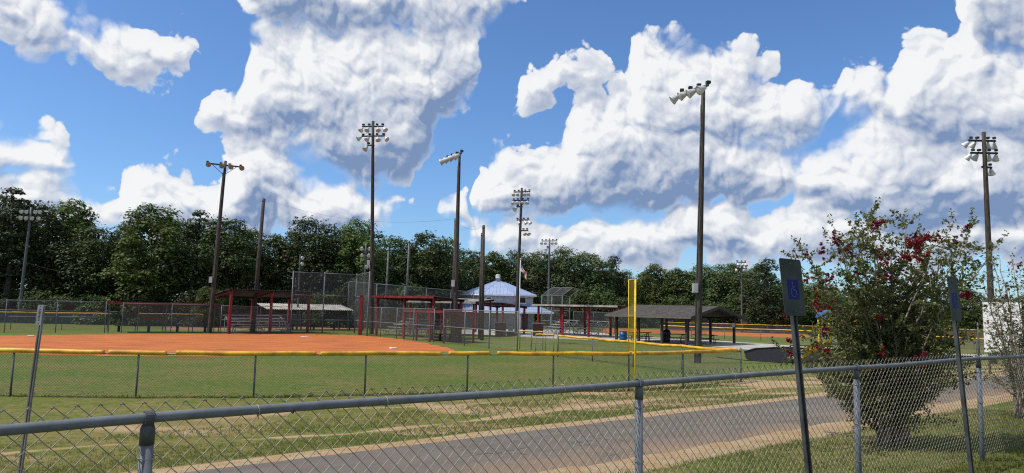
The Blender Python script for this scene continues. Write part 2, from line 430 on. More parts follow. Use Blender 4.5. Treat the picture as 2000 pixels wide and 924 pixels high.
def build_ground():
    X = axis_lines(-16, 20, 0.22, -900, 900); Y = axis_lines(1.5, 34, 0.22, -300, 1500)
    vs = []; dirt = []; field = []
    for y in Y:
        for x in X:
            s_ = S(x, y); z = gz(x, y)
            near = -25 < x < 30 and 0 < y < 45
            if near: z += 0.03 * mnoise.noise((x * 0.35, y * 0.35, 3.1)) * (1 if s_ < 14 else 0.4)
            d = 0.0
            if near:
                t1 = pl_dist(x, y, TRACK1); nz = mnoise.noise((x * 0.55, y * 0.55, 8.3)); d = max(d, 0.78 + 0.55 * nz - t1 / (0.50 + 0.35 * mnoise.noise((x * 0.3, y * 0.3, 2.2))))
                if 8.6 < s_ < 14: d = max(d, 0.30 + 0.75 * mnoise.noise((x * 0.30 + y * 0.1, y * 0.75, 5.5)))
                d = max(d, 0.62 - pl_dist(x, y, TRACK2) / 1.0, 0.75 - pl_dist(x, y, TRACK3) / 0.5, 0.42 - pl_dist(x, y, BARE) / 2.2)
                d = max(d, 1.25 - abs(s_ - 8.0) / 0.42, 1.25 - abs(s_ - 2.45) / 0.5)
                d = max(d, 0.95 - math.hypot(x - 4.35, y - 9.55) / 0.42)
                if 2.7 < s_ < 7.8: d = 1
            if 2.95 < s_ < 7.5: z -= 0.03
            vs.append((x, y, z)); dirt.append(max(0.0, min(1.0, d)))
            field.append(lawn_at(x, y, s_))
    nx = len(X); fs = [(j * nx + i, j * nx + i + 1, (j + 1) * nx + i + 1, (j + 1) * nx + i) for j in range(len(Y) - 1) for i in range(nx - 1)]
    me = bpy.data.meshes.new('ground'); me.from_pydata(vs, [], fs); me.update()
    me.polygons.foreach_set('use_smooth', [True] * len(fs))
    for nm, dat in (('dirt', dirt), ('field', field)):
        a = me.attributes.new(nm, 'FLOAT', 'POINT'); a.data.foreach_set('value', dat)
    M = bpy.data.materials.new('grass_ground'); M.use_nodes = True
    w = NT(M.node_tree); b = M.node_tree.nodes['Principled BSDF']
    tc = w.n('ShaderNodeTexCoord').outputs['Object']
    fine = w.noise(tc, 22.0, 6, 0.75)[0]; mid = w.noise(tc, 2.2, 5, 0.65)[0]; big = w.noise(tc, 0.23, 4, 0.6)[0]
    ad = w.n('ShaderNodeAttribute', attribute_name='dirt').outputs['Fac']; af = w.n('ShaderNodeAttribute', attribute_name='field').outputs['Fac']
    k = w.m('ADD', w.m('MULTIPLY', mid, 0.45), w.m('MULTIPLY', big, 0.55))
    verge = w.mix(w.smooth(k, 0.40, 0.60), (0.104, 0.134, 0.016), (0.220, 0.176, 0.060))
    lawn = w.mix(w.smooth(k, 0.42, 0.62), (0.080, 0.135, 0.016), (0.172, 0.148, 0.045))
    g = w.mix(af, verge, lawn)
    g = w.mix(w.m('MULTIPLY', w.smooth(fine, 0.40, 0.66), 0.55), g, (0.030, 0.042, 0.008))
    g = w.mix(w.m('MULTIPLY', w.smooth(w.noise(tc, 55.0, 3, 0.7)[0], 0.52, 0.72), 0.30), g, (0.25, 0.22, 0.10))
    sand = w.mix(w.smooth(mid, 0.38, 0.62), (0.36, 0.225, 0.110), (0.38, 0.295, 0.175))
    sand = w.mix(w.m('MULTIPLY', w.smooth(fine, 0.45, 0.7), 0.4), sand, (0.16, 0.11, 0.07))
    patch = w.noise(tc, 5.5, 4, 0.65)[0]; blot = w.noise(tc, 0.75, 4, 0.6)[0]
    g = w.mix(w.m('MULTIPLY', w.smooth(patch, 0.50, 0.66), 0.60), g, (0.190, 0.165, 0.062)); g = w.mix(w.m('MULTIPLY', w.smooth(patch, 0.48, 0.32), 0.55), g, (0.042, 0.068, 0.008))
    th = w.m('ADD', w.m('MULTIPLY', mid, 0.45), w.m('ADD', w.m('MULTIPLY', fine, 0.30), w.m('MULTIPLY', blot, 0.50)))
    md = w.smooth(w.m('SUBTRACT', w.m('MULTIPLY', ad, 1.15), th), -0.13, 0.13)
    w.put(b.inputs['Base Color'], w.mix(md, g, sand)); b.inputs['Roughness'].default_value = 0.95; b.inputs['Specular IOR Level'].default_value = 0.15
    bn = w.n('ShaderNodeBump'); bn.inputs['Strength'].default_value = 0.8; bn.inputs['Distance'].default_value = 0.05
    w.put(bn.inputs['Height'], w.m('ADD', w.m('MULTIPLY', fine, 0.7), w.m('MULTIPLY', mid, 0.6))); w.put(b.inputs['Normal'], bn.outputs[0])
    me.materials.append(M)
    o = bpy.data.objects.new('ground', me); col.objects.link(o); tag(o, kind='structure')
build_ground()

def build_road():
    r = random.Random(3); mb = MB(); N = 420; vs = []; fs = []; K = 9
    for i in range(N + 1):
        t = -14 + 62 * (i / N)
        a0 = 2.62 + 0.10 * mnoise.noise((t * 1.1, 0, 0)) + 0.05 * mnoise.noise((t * 5, 2, 0)) - 0.0006 * max(0, t - 9) ** 2
        a1 = 7.85 + 0.09 * mnoise.noise((t * 1.0, 9, 0)) + 0.05 * mnoise.noise((t * 5.5, 7, 0)) - 0.002 * max(0, t - 13) ** 2
        for j in range(K):
            q = a0 + (a1 - a0) * j / (K - 1); p = F0 + TAN * t + NRM * q
            crown = 0.02 * (1 - (2 * j / (K - 1) - 1) ** 2)
            vs.append((p.x, p.y, gz(p.x, p.y) + 0.012 + crown - (0.07 if j in (0, K - 1) else 0)))
    for i in range(N):
        for j in range(K - 1):
            q = i * K + j; fs.append((q, q + 1, q + K + 1, q + K))
    mb.add(vs, fs)
    M = bpy.data.materials.new('worn_asphalt'); M.use_nodes = True
    w = NT(M.node_tree); b = M.node_tree.nodes['Principled BSDF']; tc = w.n('ShaderNodeTexCoord').outputs['Object']
    f = w.noise(tc, 60.0, 4, 0.75)[0]; mdl = w.noise(tc, 1.3, 5, 0.6)[0]
    c = w.mix(w.smooth(mdl, 0.3, 0.7), (0.108, 0.092, 0.078), (0.140, 0.117, 0.096))
    c = w.mix(w.m('MULTIPLY', w.smooth(f, 0.50, 0.70), 0.7), c, (0.20, 0.185, 0.165)); c = w.mix(w.m('MULTIPLY', w.smooth(f, 0.46, 0.30), 0.6), c, (0.045, 0.042, 0.040))
    vo = w.n('ShaderNodeTexVoronoi', feature='DISTANCE_TO_EDGE', voronoi_dimensions='2D'); vo.inputs['Scale'].default_value = 0.75
    w.put(vo.inputs['Vector'], w.v('MULTIPLY_ADD', w.v('SUBTRACT', w.noise(tc, 3.0, 4, 0.6)[1], (0.5, 0.5, 0.5)), (0.7, 0.7, 0), tc))
    crack = w.m('MULTIPLY', w.smooth(vo.outputs['Distance'], 0.016, 0.004), w.smooth(w.noise(tc, 0.5, 2)[0], 0.46, 0.58))
    c = w.mix(w.m('MULTIPLY', crack, 0.75), c, (0.030, 0.028, 0.026))
    c = w.mix(w.m('MULTIPLY', w.smooth(w.noise(tc, 0.35, 3, 0.5)[0], 0.55, 0.63), 0.45), c, (0.150, 0.135, 0.120))
    # clay dust washed over the edges
    s_ = w.m('SUBTRACT', w.v('DOT_PRODUCT', tc, (-0.63, 0.777, 0)), 3.24)
    dust = w.m('MAXIMUM', w.smooth(s_, 4.3, 2.6), w.m('MULTIPLY', w.smooth(s_, 7.1, 7.9), 0.8))
    dust = w.m('MULTIPLY', dust, w.smooth(w.noise(tc, 0.7, 4, 0.6)[0], 0.30, 0.62))
    c = w.mix(w.m('MULTIPLY', dust, 0.85), c, (0.27, 0.17, 0.10))
    w.put(b.inputs['Base Color'], c); b.inputs['Roughness'].default_value = 0.9; b.inputs['Specular IOR Level'].default_value = 0.2
    bn = w.n('ShaderNodeBump'); bn.inputs['Strength'].default_value = 0.5; bn.inputs['Distance'].default_value = 0.01
    w.put(bn.inputs['Height'], f); w.put(b.inputs['Normal'], bn.outputs[0])
    tag(mb.build('road', M, smooth=True), kind='structure')
build_road()

def sheet(name, pts, m_, z=0.006, jag=0.0, n=6, kind='structure', seed=1):
    """flat ground sheet through the outline pts with a slightly ragged edge"""
    r = random.Random(seed); o = []
    for a, b in zip(pts, pts[1:] + pts[:1]):
        a, b = Vector(a), Vector(b); k = max(1, int((b - a).length / max(0.3, jag * 1.5))) if jag else n
        for i in range(k):
            p = a + (b - a) * (i / k); o.append(Vector((p.x + r.uniform(-jag, jag), p.y + r.uniform(-jag, jag), 0)))
    mb = MB(); c = sum(o, Vector()) / len(o)
    mb.add([at(p, gz(p.x, p.y) + z) for p in o], [tuple(range(len(o)))])
    ob = mb.build(name, m_); bm = bmesh.new(); bm.from_mesh(ob.data); bmesh.ops.triangulate(bm, faces=bm.faces[:]); bm.normal_update()
    if bm.faces and sum(f.normal.z for f in bm.faces) < 0: bmesh.ops.reverse_faces(bm, faces=bm.faces[:])
    bm.to_mesh(ob.data); bm.free()
    return tag(ob, kind=kind)
def spline(pts, k=8):
    out = []; n = len(pts)
    for i in range(n):
        p0, p1, p2, p3 = (Vector(pts[(i + j - 1) % n]) for j in range(4))
        for q in range(k):
            t = q / k; out.append(0.5 * ((2 * p1) + (p2 - p0) * t + (2 * p0 - 5 * p1 + 4 * p2 - p3) * t * t + (3 * p1 - p0 - 3 * p2 + p3) * t ** 3))
    return out
sheet('infield', spline([G(-260, 668), G(-150, 657), G(0, 655.5), G(200, 653.5), G(400, 653), G(560, 652.5), G(690, 655), G(790, 664), G(885, 683), G(830, 690.5), G(680, 694), G(450, 696), G(200, 695), G(0, 690), G(-200, 682)], 7), CLAY, 0.007, 0.28, seed=4)
sheet('far_infield', [G(330, 645.5), G(560, 645.5), G(700, 644), G(700, 632.5), G(560, 632.5), G(330, 631)], CLAYDULL, 0.007, 0.5, seed=5)
sheet('distant_infield', [G(1170, 651.5), G(1290, 652), G(1420, 656), G(1575, 660.5), G(1580, 650), G(1420, 645.5), G(1180, 642)], CLAY, 0.007, 0.5, seed=6)
sheet('concrete_path', [G(900, 652), G(1060, 660.5), G(1205, 667), G(1330, 672), G(1440, 682), G(1540, 688), G(1800, 697), G(2080, 702), G(2080, 696), G(1800, 690), G(1560, 676), G(1440, 668), G(1200, 655), G(1150, 646), G(1060, 643), G(900, 644)], CONCRETE, 0.011, 0.10, seed=8)
sheet('rubber_play_surface', [G(1455, 690), G(1475, 684), G(1530, 681), G(1640, 686), G(1760, 692), G(1900, 700), G(1860, 715), G(1700, 716), G(1540, 710), G(1460, 705)], RUBBER, 0.03, 0.1, seed=9)

# ------------------------------------------------------------------ kerbside chain-link fence
FZ = 0.95; RAILZ = FZ + 1.208
K0 = Vector((-1.5006, 3.056, 0)); KT = Vector((0.7829, 0.6221, 0)); KN = Vector((-0.6221, 0.7829, 0))
def FP(t, z, off=0.0): p = K0 + KT * t + KN * off; return Vector((p.x, p.y, z))
def kerb_fence():
    f = thing('chain_link_fence', 'galvanized chain-link fence with a round top rail along the road in the foreground', 'fence', FP(0, FZ))
    sp = 3.05
    mb = MB(); pts = []
    for i in range(80):
        t = -2.2 + 18.0 * i / 79
        pts.append(FP(t, RAILZ + 0.006 * math.sin(t * 1.7) - 0.008 * abs(math.sin(math.pi * t / sp)), 0))
    rail = mb.tube(pts, 0.0215, 16).build('top_rail', GALV, f, True)
    for t in (-1.35, 0.62, 2.15, 4.3, 7.4, 10.4, 13.0):                      # swaged joints and ties along the rail
        MB().tube([FP(t - 0.0012, RAILZ - 0.005), FP(t + 0.0012, RAILZ - 0.005)], 0.0245, 16).build('rail_joint', GALV_D, rail, True)
    for k in range(0, 5):
        t = k * sp
        post = MB().tube([FP(t, FZ - 0.35), FP(t, RAILZ - 0.075)], 0.0275, 16).build('post', GALV, f, True)
        mb = MB(); mb.tube([FP(t, RAILZ - 0.11), FP(t, RAILZ - 0.045), FP(t, RAILZ - 0.028)], [0.0295, 0.0295, 0.0235], 16)
        mb.build('post_cap', GALV_D, post, True)
        ring = [FP(t, RAILZ - 0.004) + KN * (0.029 * math.cos(a)) + Vector((0, 0, 0.031 * math.sin(a))) for a in [i * math.pi / 9 - math.pi / 2 for i in range(19)]]
        mb = MB(); 
        for a, b in zip(ring, ring[1:]): mb.beam(a, b, 0.006, 0.034, KT)
        mb.build('rail_loop', GALV_D, post)
        for zz in (0.16, 0.52, 0.86):
            c = [FP(t, RAILZ - zz + 0.006 * math.sin(a)) + KT * (0.033 * math.cos(a)) + KN * (0.034 * math.sin(a)) for a in [i * math.pi / 8 for i in range(17)]]
            c = c + [FP(t, RAILZ - zz) + KT * 0.06 + KN * 0.03]
            MB().tube(c, 0.0022, 6).build('tie_wire', WIRE, post, True)
    tt = -2.0
    while tt < 14.5:
        if min(abs(tt - q * sp) for q in range(5)) > 0.15:
            c = [FP(tt + 0.012 * a / 6.3, RAILZ - 0.003 + 0.026 * math.sin(a), 0.026 * math.cos(a)) for a in [i * math.pi / 8 for i in range(18)]]
            c.append(FP(tt + 0.02, RAILZ - 0.045, 0.024))
            MB().tube(c, 0.0021, 6).build('tie_wire', WIRE, f, True)
        tt += 0.61 + 0.06 * math.sin(tt * 5)
    # woven wires: each one a flattened helix hooked into its neighbours
    hw, hh = 0.0405, 0.0400; top = RAILZ + 0.060; nb = 31
    rot = Matrix(((KT.x, KN.x, 0), (KT.y, KN.y, 0), (0, 0, 1)))
    meshes = []
    for par in (0, 1):
        pts = []
        z0 = top - (hh if par else 0.0)
        right = par == 1
        x = hw if not right else 0.0
        # the selvage: the wire end is bent over its neighbour
        if par == 0:
            for a in (2.6, 2.0, 1.2, 0.4): pts.append(Vector((hw * 0.94 + 0.010 * math.cos(a), -0.004 + 0.004 * a / 2.6, z0 - 0.012 + 0.012 * math.sin(a))))
        else:
            for q in (0.0, 0.5): pts.append(Vector((hw * (0.02 + q), 0.002, top - 0.002 - hh * q)))
        for k in range(nb):
            zz = z0 - k * hh; xr = k % 2 == 0; xb = hw if xr else 0.0; sgn = 1 if xr else -1
            dep = 0.0024
            pts += [Vector((xb - sgn * 0.006, -sgn * dep, zz + 0.0058)), Vector((xb + sgn * 0.0012, 0, zz)), Vector((xb - sgn * 0.006, sgn * dep, zz - 0.0058))]
            nx = (0.0 if xr else hw)
            pts.append(Vector(((xb + nx) / 2, sgn * dep * 1.3 * (1 if sgn > 0 else 1), zz - hh / 2)))
        mb = MB().tube(pts, 0.0021, 5)
        me = bpy.data.meshes.new('wire'); me.from_pydata([tuple(rot @ (Vector(v) - Vector((0, 0, FZ)))) for v in mb.v], [], mb.f); me.update()
        me.materials.append(WIRE); me.polygons.foreach_set('use_smooth', [True] * len(me.polygons)); meshes.append(me)
    n = 300; t0 = -0.62
    r = random.Random(5)
    for i in range(n):
        o = bpy.data.objects.new('wire', meshes[i % 2]); col.objects.link(o); o.parent = f
        p = FP(t0 + i * hw, FZ, 0.0265) - Vector(f.location)
        o.location = p + Vector((0, 0, r.uniform(-0.0015, 0.0015) + 0.004 * math.sin(i * 0.21)))
    # what lies past the last three hundred, at the far right
    mb = MB()
    for i in range(n, n + 44):
        me = meshes[i % 2]; q = FP(t0 + i * hw, FZ, 0.0265)
        mb.add([Vector(v.co) + q for v in me.vertices], [tuple(p.vertices) for p in me.polygons])
    mb.build('wire_mesh', WIRE, f, True, kind='stuff')
kerb_fence()

# ------------------------------------------------------------------ parking signs
SIGNFACE = mat('faded_sign_face', (0.056, 0.067, 0.061), 0.7, 0.0, 0.2, 4, spec=0.15)
SIGNBLUE = mat('sign_blue', (0.013, 0.020, 0.15), 0.7, 0, 0.15, 8, spec=0.15)
SIGNPALE = mat('sign_pale', (0.10, 0.125, 0.17), 0.7, 0, 0.2, 8, spec=0.15)
CHANNEL = mat('channel_post', (0.062, 0.068, 0.07), 0.5, 0.1, 0.25, 5)
def rounded(w_, h_, r, k=5):
    o = []
    for cx, cy, a0 in ((w_ / 2 - r, h_ / 2 - r, 0), (-w_ / 2 + r, h_ / 2 - r, 90), (-w_ / 2 + r, -h_ / 2 + r, 180), (w_ / 2 - r, -h_ / 2 + r, 270)):
        for i in range(k + 1):
            a = R(a0 + 90 * i / k); o.append((cx + r * math.cos(a), cy + r * math.sin(a)))
    return o
def u_channel(mb, p0, p1, out, w_=0.062, d_=0.032):
    p0, p1 = Vector(p0), Vector(p1); ax = (p1 - p0).normalized(); o = Vector(out); o = (o - ax * o.dot(ax)).normalized(); s_ = ax.cross(o)
    prof = [(-w_ / 2, 0), (-w_ / 2 + 0.010, 0), (-w_ / 2 + 0.016, d_), (w_ / 2 - 0.016, d_), (w_ / 2 - 0.010, 0), (w_ / 2, 0), (w_ / 2, -0.004), (w_ / 2 - 0.013, -0.004), (w_ / 2 - 0.019, d_ - 0.004), (-w_ / 2 + 0.019, d_ - 0.004), (-w_ / 2 + 0.013, -0.004), (-w_ / 2, -0.004)]
    k = len(prof); vs = [p + s_ * a + o * b for p in (p0, p1) for a, b in prof]
    return mb.add(vs, [(i, (i + 1) % k, k + (i + 1) % k, k + i) for i in range(k)] + [tuple(range(k - 1, -1, -1)), tuple(range(k, 2 * k))])
def isa_symbol(mb, M, s):
    """wheelchair symbol of strokes; M maps (x, y, lift) to space"""
    def stroke(pts, wd):
        for (a, b) in zip(pts, pts[1:]):
            a, b = Vector((a[0], a[1], 0)), Vector((b[0], b[1], 0)); d = (b - a).normalized(); n_ = Vector((-d.y, d.x, 0)) * wd / 2
            q = [a + n_, a - n_, b - n_, b + n_]; mb.quad(*[M(v.x * s, v.y * s, 0.0035) for v in q])
    hd = [(-0.06 + 0.07 * math.cos(a), 0.40 + 0.07 * math.sin(a)) for a in [i * math.pi / 6 for i in range(12)]]
    mb.add([M(x * s, y * s, 0.0035) for x, y in hd], [tuple(range(12))])
    stroke([(-0.06, 0.31), (-0.03, -0.02), (0.20, -0.02), (0.30, -0.30), (0.38, -0.27)], 0.075)
    stroke([(-0.045, 0.16), (0.15, 0.16)], 0.06)
    stroke([(-0.10 + 0.0, 0.10)] + [(-0.02 + 0.26 * math.cos(a), -0.16 + 0.26 * math.sin(a)) for a in [R(112 + 10 * i) for i in range(22)]], 0.055)
def parking_sign(name, label, px, D, ytop, tilt_x, sw, sh, nrm, group):
    g = GD(px, D); top = Hz(g, ytop); f = thing(name, label, 'sign', g, group)
    n_ = Vector(nrm).normalized(); sx = Vector((-n_.y, n_.x, 0)); lean = Vector((tilt_x, 0, 0))
    ax = (Vector((0, 0, 1)) + lean).normalized()
    base = V(g, -0.3); tp = g + ax * ((top - g.z) / ax.z)
    u_channel(MB(), base - n_ * 0.0, tp - ax * 0.03, -n_).build('post', CHANNEL, f)
    c = tp - ax * (sh / 2) + n_ * 0.006
    pts = [c + sx * a + ax * b for a, b in rounded(sw, sh, 0.022)]
    pan = MB().prism(pts, n_ * 0.003).build('sign_panel', SIGNFACE, f)
    M = lambda x, y, l: c + sx * x + ax * y + n_ * (0.003 + l)
    cy = -0.02 * sh
    blue = MB().prism([M(x, y + cy * 2, 0.0005) for x, y in rounded(sw * 0.50, sh * 0.34, 0.004)], n_ * 0.0012).build('symbol_panel', SIGNBLUE, pan)
    mb = MB(); isa_symbol(mb, lambda x, y, l: M(x, y + cy * 2, l), sh * 0.30); mb.build('wheelchair_symbol', SIGNPALE, pan)
    mb = MB()
    for b in (0.42, -0.42): mb.lathe([(0.0, 0.006), (0.007, 0.006), (0.009, 0.003)], c + ax * (b * sh), n_, 8)
    mb.build('bolt', GALV_D, pan)
    return f
SGN = (0.60, -0.80, 0)
parking_sign('parking_sign', 'larger grey-green accessible-parking sign with a blue wheelchair square, left of the crepe myrtle', 1592, 5.75, 507, -0.095, 0.305, 0.455, SGN, 'accessible-parking signs by the fence')
parking_sign('parking_sign', 'smaller-looking dark accessible-parking sign with a blue square, at the right of the crepe myrtle', 1894, 7.5, 542, -0.085, 0.305, 0.455, (0.66, -0.75, 0), 'accessible-parking signs by the fence')
def small_sign():
    g = GD(60, 6.6); top = Hz(GD(86, 6.6), 596)
    f = thing('post_sign', 'small white narrow sign on a leaning grey post behind the fence at far left', 'sign', g)
    tp = at(GD(85, 6.6), top); ax = (tp - V(g, -0.25)).normalized(); n_ = Vector((0.30, -0.95, 0)).normalized(); sx = Vector((-n_.y, n_.x, 0))
    u_channel(MB(), V(g, -0.3), tp - ax * 0.01, (0.3, 0.95, 0), 0.042, 0.024).build('post', mat('pale_channel_post', (0.15, 0.15, 0.145), 0.55, 0.1, 0.25, 5), f)
    c = tp - ax * 0.09 - sx * 0.012 + n_ * 0.012
    pan = MB().prism([c + sx * a + ax * b for a, b in rounded(0.045, 0.185, 0.006)], n_ * 0.003).build('sign_panel', mat('worn_white_sign', (0.48, 0.49, 0.48), 0.5, 0, 0.1, 20), f)
    mb = MB(); r = random.Random(2)
    for k in range(9):
        y = -0.055 + k * 0.0125; mb.prism([c + sx * a + ax * (y + b) + n_ * 0.0035 for a, b in ((-0.008 + r.uniform(-.003, .003), 0), (0.006, 0.001), (0.007, 0.007), (-0.006, 0.0075))], n_ * 0.0006)
    for y in (0.075, -0.075): mb.lathe([(0, 0.0045), (0.004, 0.0045), (0.004, 0.003)], c + ax * y, n_, 8)
    mb.build('lettering', BLACKPAINT, pan)
small_sign()

# ------------------------------------------------------------------ chain-link runs on the ball field
def wire_run(pts, h, z0=0.02, pitch=0.0405, r_=0.0021, hh=0.04):
    """woven wire following the line of posts pts, real wires in one mesh"""
    mb_v = []; mb_f = []
    P = [Vector((p[0], p[1], 0)) for p in pts]; acc = 0.0; nb = int(h / hh); par = 0
    for a, b in zip(P, P[1:]):
        d = (b - a); L = d.length; d.normalize(); n_ = Vector((-d.y, d.x, 0)); t = acc
        while t < L:
            z = gz(a.x + d.x * t, a.y + d.y * t) + z0
            o = len(mb_v)
            for k in range(nb + 1):
                x = t + (pitch if (k + par) % 2 else 0.0); y = 0.003 * (1 if k % 2 else -1)
                c = a + d * x + n_ * y
                for q in ((-r_, -r_), (r_ * 1.3, 0), (-r_, r_)):
                    mb_v.append((c.x + d.x * q[0] + n_.x * q[1], c.y + d.y * q[0] + n_.y * q[1], z + k * hh))
            for k in range(nb):
                for j in range(3): mb_f.append((o + k * 3 + j, o + k * 3 + (j + 1) % 3, o + k * 3 + 3 + (j + 1) % 3, o + k * 3 + 3 + j))
            par ^= 1; t += pitch
        acc = t - L
    mb = MB(); mb.v = mb_v; mb.f = mb_f
    return mb
def cap_tube(f, a, b, r_=0.052, sag=0.012, gap=0.02, seed=0):
    """one length of corrugated yellow safety cap between two points"""
    a, b = Vector(a), Vector(b); d = (b - a); L = d.length; d.normalize(); k = int(L / 0.06); rr = random.Random(seed)
    pts = []; rad = []; ph = rr.uniform(0, 6)
    for i in range(k + 1):
        t = gap + (L - 2 * gap) * i / k; q = t / L
        z = -sag * 4 * q * (1 - q) + 0.008 * math.sin(ph + q * 9) + 0.006 * math.sin(ph * 2 + q * 23)
        pts.append(a + d * t + Vector((0, 0, z))); rad.append(r_ * (1.0 + 0.035 * (i % 2) + 0.05 * math.sin(ph + q * 14) * 0.5))
    return MB().tube(pts, rad, 10).build('safety_cap', YELLOW, f, True)
FENCEA = [Vector((-19.4, 20.2, 0)), Vector((-16.3, 19.5, 0)), G(20, 775), G(265, 778), G(495, 777), G(712, 772), G(912, 768.5), G(1080, 766), G(1228, 764), G(1334, 757), G(1447, 745.5)]
FENCEA = [at(p, 0) for p in FENCEA]
FH = 1.19
def outfield_fence():
    f = thing('outfield_fence', 'chain-link outfield fence with yellow plastic cap crossing the whole lawn', 'fence', FENCEA[0])
    for i, p in enumerate(FENCEA):
        last = i == len(FENCEA) - 1
        MB().tube([at(p, -0.2), at(p, FH + (0.10 if last else 0.0))], 0.035 if last else 0.026, 10).build('post', GALV_D, f, True)
    wire_run(FENCEA, FH - 0.02).build('wire_mesh', GALV_D, f, kind='stuff')
    mb = MB().tube([at(p, FH - 0.02) for p in FENCEA], 0.018, 8); mb.build('top_rail', GALV, f, True)
    mb = MB().tube([at(p, 0.03) for p in FENCEA], 0.004, 5); mb.build('tension_wire', GALV_D, f)
    # the caps come in lengths that do not match the posts
    P = FENCEA; cuts = [-20, 208, 340, 622, 873, 968, 1234, 1440]; prev = P[0]
    def on_line(px):
        for a, b in zip(P, P[1:]):
            xa, xb = proj(at(a, FH))[0], proj(at(b, FH))[0]
            if xa <= px <= xb:
                lo, hi = 0.0, 1.0
                for _ in range(30):
                    m_ = (lo + hi) / 2
                    if proj(at(a.lerp(b, m_), FH))[0] < px: lo = m_
                    else: hi = m_
                return a.lerp(b, lo)
        return P[-1]
    ends = [P[0], P[1]] + [on_line(c) for c in cuts]
    gaps = {340: 0.09, 873: 0.07, 968: 0.06}
    for i, (a, b) in enumerate(zip(ends, ends[1:])):
        # follow the bends of the fence inside one length
        mids = [p for p in P[1:-1] if min(a.x, b.x) + 0.25 < p.x < max(a.x, b.x) - 0.25]
        chain = [a] + mids + [b]; pts = []; rad = []; rr = random.Random(i); ph = rr.uniform(0, 6)
        L = sum((y - x).length for x, y in zip(chain, chain[1:])); run = 0.0
        for x, y in zip(chain, chain[1:]):
            d = y - x; k = max(2, int(d.length / 0.06))
            for q in range(k + (1 if y is chain[-1] else 0)):
                s_ = run + d.length * q / k
                if s_ < 0.03 or s_ > L - (0.14 if i in (3, 5, 6) else 0.03): continue
                pts.append(at(x + d * (q / k), FH + 0.018 + 0.006 * math.sin(ph + s_ * 2.1) + 0.003 * math.sin(ph * 3 + s_ * 5.3)))
                rad.append(0.064 * (1 + 0.03 * (q % 2) + 0.03 * math.sin(s_ * 4 + ph)))
            run += d.length
        MB().tube(pts, rad, 10).build('safety_cap', YELLOW, f, True)
outfield_fence()
FENCEB = [at(G(1447, 745.5), 0), at(G(1447, 745.5).lerp(G(1089, 697), 0.25), 0), at(G(1447, 745.5).lerp(G(1089, 697), 0.5), 0), at(G(1447, 745.5).lerp(G(1089, 697), 0.75), 0), at(G(1089, 697), 0)]
def foul_fence():
    P = FENCEB; f = thing('foul_line_fence', 'low yellow-capped chain-link fence running back from the outfield corner', 'fence', P[1])
    for i, p in enumerate(P[1:]): MB().tube([at(p, -0.2), at(p, 1.16 if i < 3 else 1.30)], 0.024 if i < 3 else 0.045, 10).build('post', GALV_D, f, True)
    wire_run([P[0].lerp(P[1], 0.03)] + P[1:], 1.1).build('wire_mesh', GALV_D, f, kind='stuff')
    MB().tube([at(P[0].lerp(P[1], 0.03), 1.12)] + [at(p, 1.12) for p in P[1:]], 0.018, 8).build('top_rail', GALV, f, True)
    ch = [at(P[0].lerp(P[1], 0.02), FH - 0.01)] + [at(p, 1.155) for p in P[1:-1]] + [at(P[-2].lerp(P[-1], 0.97), 1.155)]
    for i, (a, b) in enumerate(zip(ch, ch[1:])): cap_tube(f, a, b, 0.060, 0.02, 0.004, i)
foul_fence()
def foul_gate():
    a, b = at(G(1084, 696), 0), at(G(1046, 694), 0)
    f = thing('field_gate', 'short yellow-topped gate section left of the low foul fence', 'gate', a)
    for p in (a.lerp(b, 0.08), a.lerp(b, 0.5), b): MB().tube([at(p, 0.02), at(p, 1.15)], 0.022, 8).build('upright', GALV, f, True)
    for z in (0.12, 1.12): MB().tube([at(a.lerp(b, 0.08), z), at(b, z)], 0.018, 8).build('rail', GALV, f, True)
    MB().quad(at(a.lerp(b, .08), 0.12), at(b, 0.12), at(b, 1.12), at(a.lerp(b, .08), 1.12)).build('wire_mesh', NET, f)
    cap_tube(f, at(a.lerp(b, 0.06), 1.16), at(b, 1.16), 0.05, 0.0, 0.0, 3)
    c, d = at(G(1060, 684), 0), at(G(1015, 682), 0)
    g = thing('field_gate', 'second yellow-topped fence section beside the tall corner post', 'gate', c)
    for p in (c, c.lerp(d, 0.5), d): MB().tube([at(p, 0.0), at(p, 1.12)], 0.022, 8).build('upright', GALV_D, g, True)
    MB().quad(at(c, 0.05), at(d, 0.05), at(d, 1.1), at(c, 1.1)).build('wire_mesh', NET, g)
    cap_tube(g, at(c, 1.14), at(d, 1.14), 0.05, 0.0, 0.0, 4)
foul_gate()
def tall_fence(name, label, P, h, mids=(0.5,), extra=0.0, netm=None, thick=0.03, posts=None, cat='fence'):
    f = thing(name, label, cat, at(P[0], gz(P[0][0], P[0][1])))
    P = [at(p, gz(p[0], p[1])) for p in P]
    for p in P: MB().tube([V(p, -0.2), V(p, h + extra)], thick, 8).build('post', GALV, f, True)
    for i, (a, b) in enumerate(zip(P, P[1:])):
        MB().quad(V(a, 0.04), V(b, 0.04), V(b, h), V(a, h)).build('wire_mesh', netm or NET, f)
        for q in (1.0,) + tuple(mids): MB().tube([V(a, h * q), V(b, h * q)], thick * 0.8, 8).build('rail', GALV, f, True)
    return f
TF = [G(1010, 690), G(955, 682), G(907, 675.5), G(865, 671)]
tall_fence('tall_fence', 'tall chain-link fence with a middle rail on the grass right of the home dugout', TF, 2.38, (0.5,), 0.06, thick=0.034)
def on_px(a, b, pxs):
    """points of the line a-b seen at the given columns"""
    out = []
    for px in pxs:
        lo, hi = -2.0, 3.0
        fa = proj(a.lerp(b, lo))[0] < proj(a.lerp(b, hi))[0]
        for _ in range(40):
            m_ = (lo + hi) / 2
            if (proj(a.lerp(b, m_))[0] < px) == fa: lo = m_
            else: hi = m_
        out.append(a.lerp(b, lo))
    return out
TB = on_px(G(865, 671), G(716, 655.5), (847, 807, 774, 743, 716))
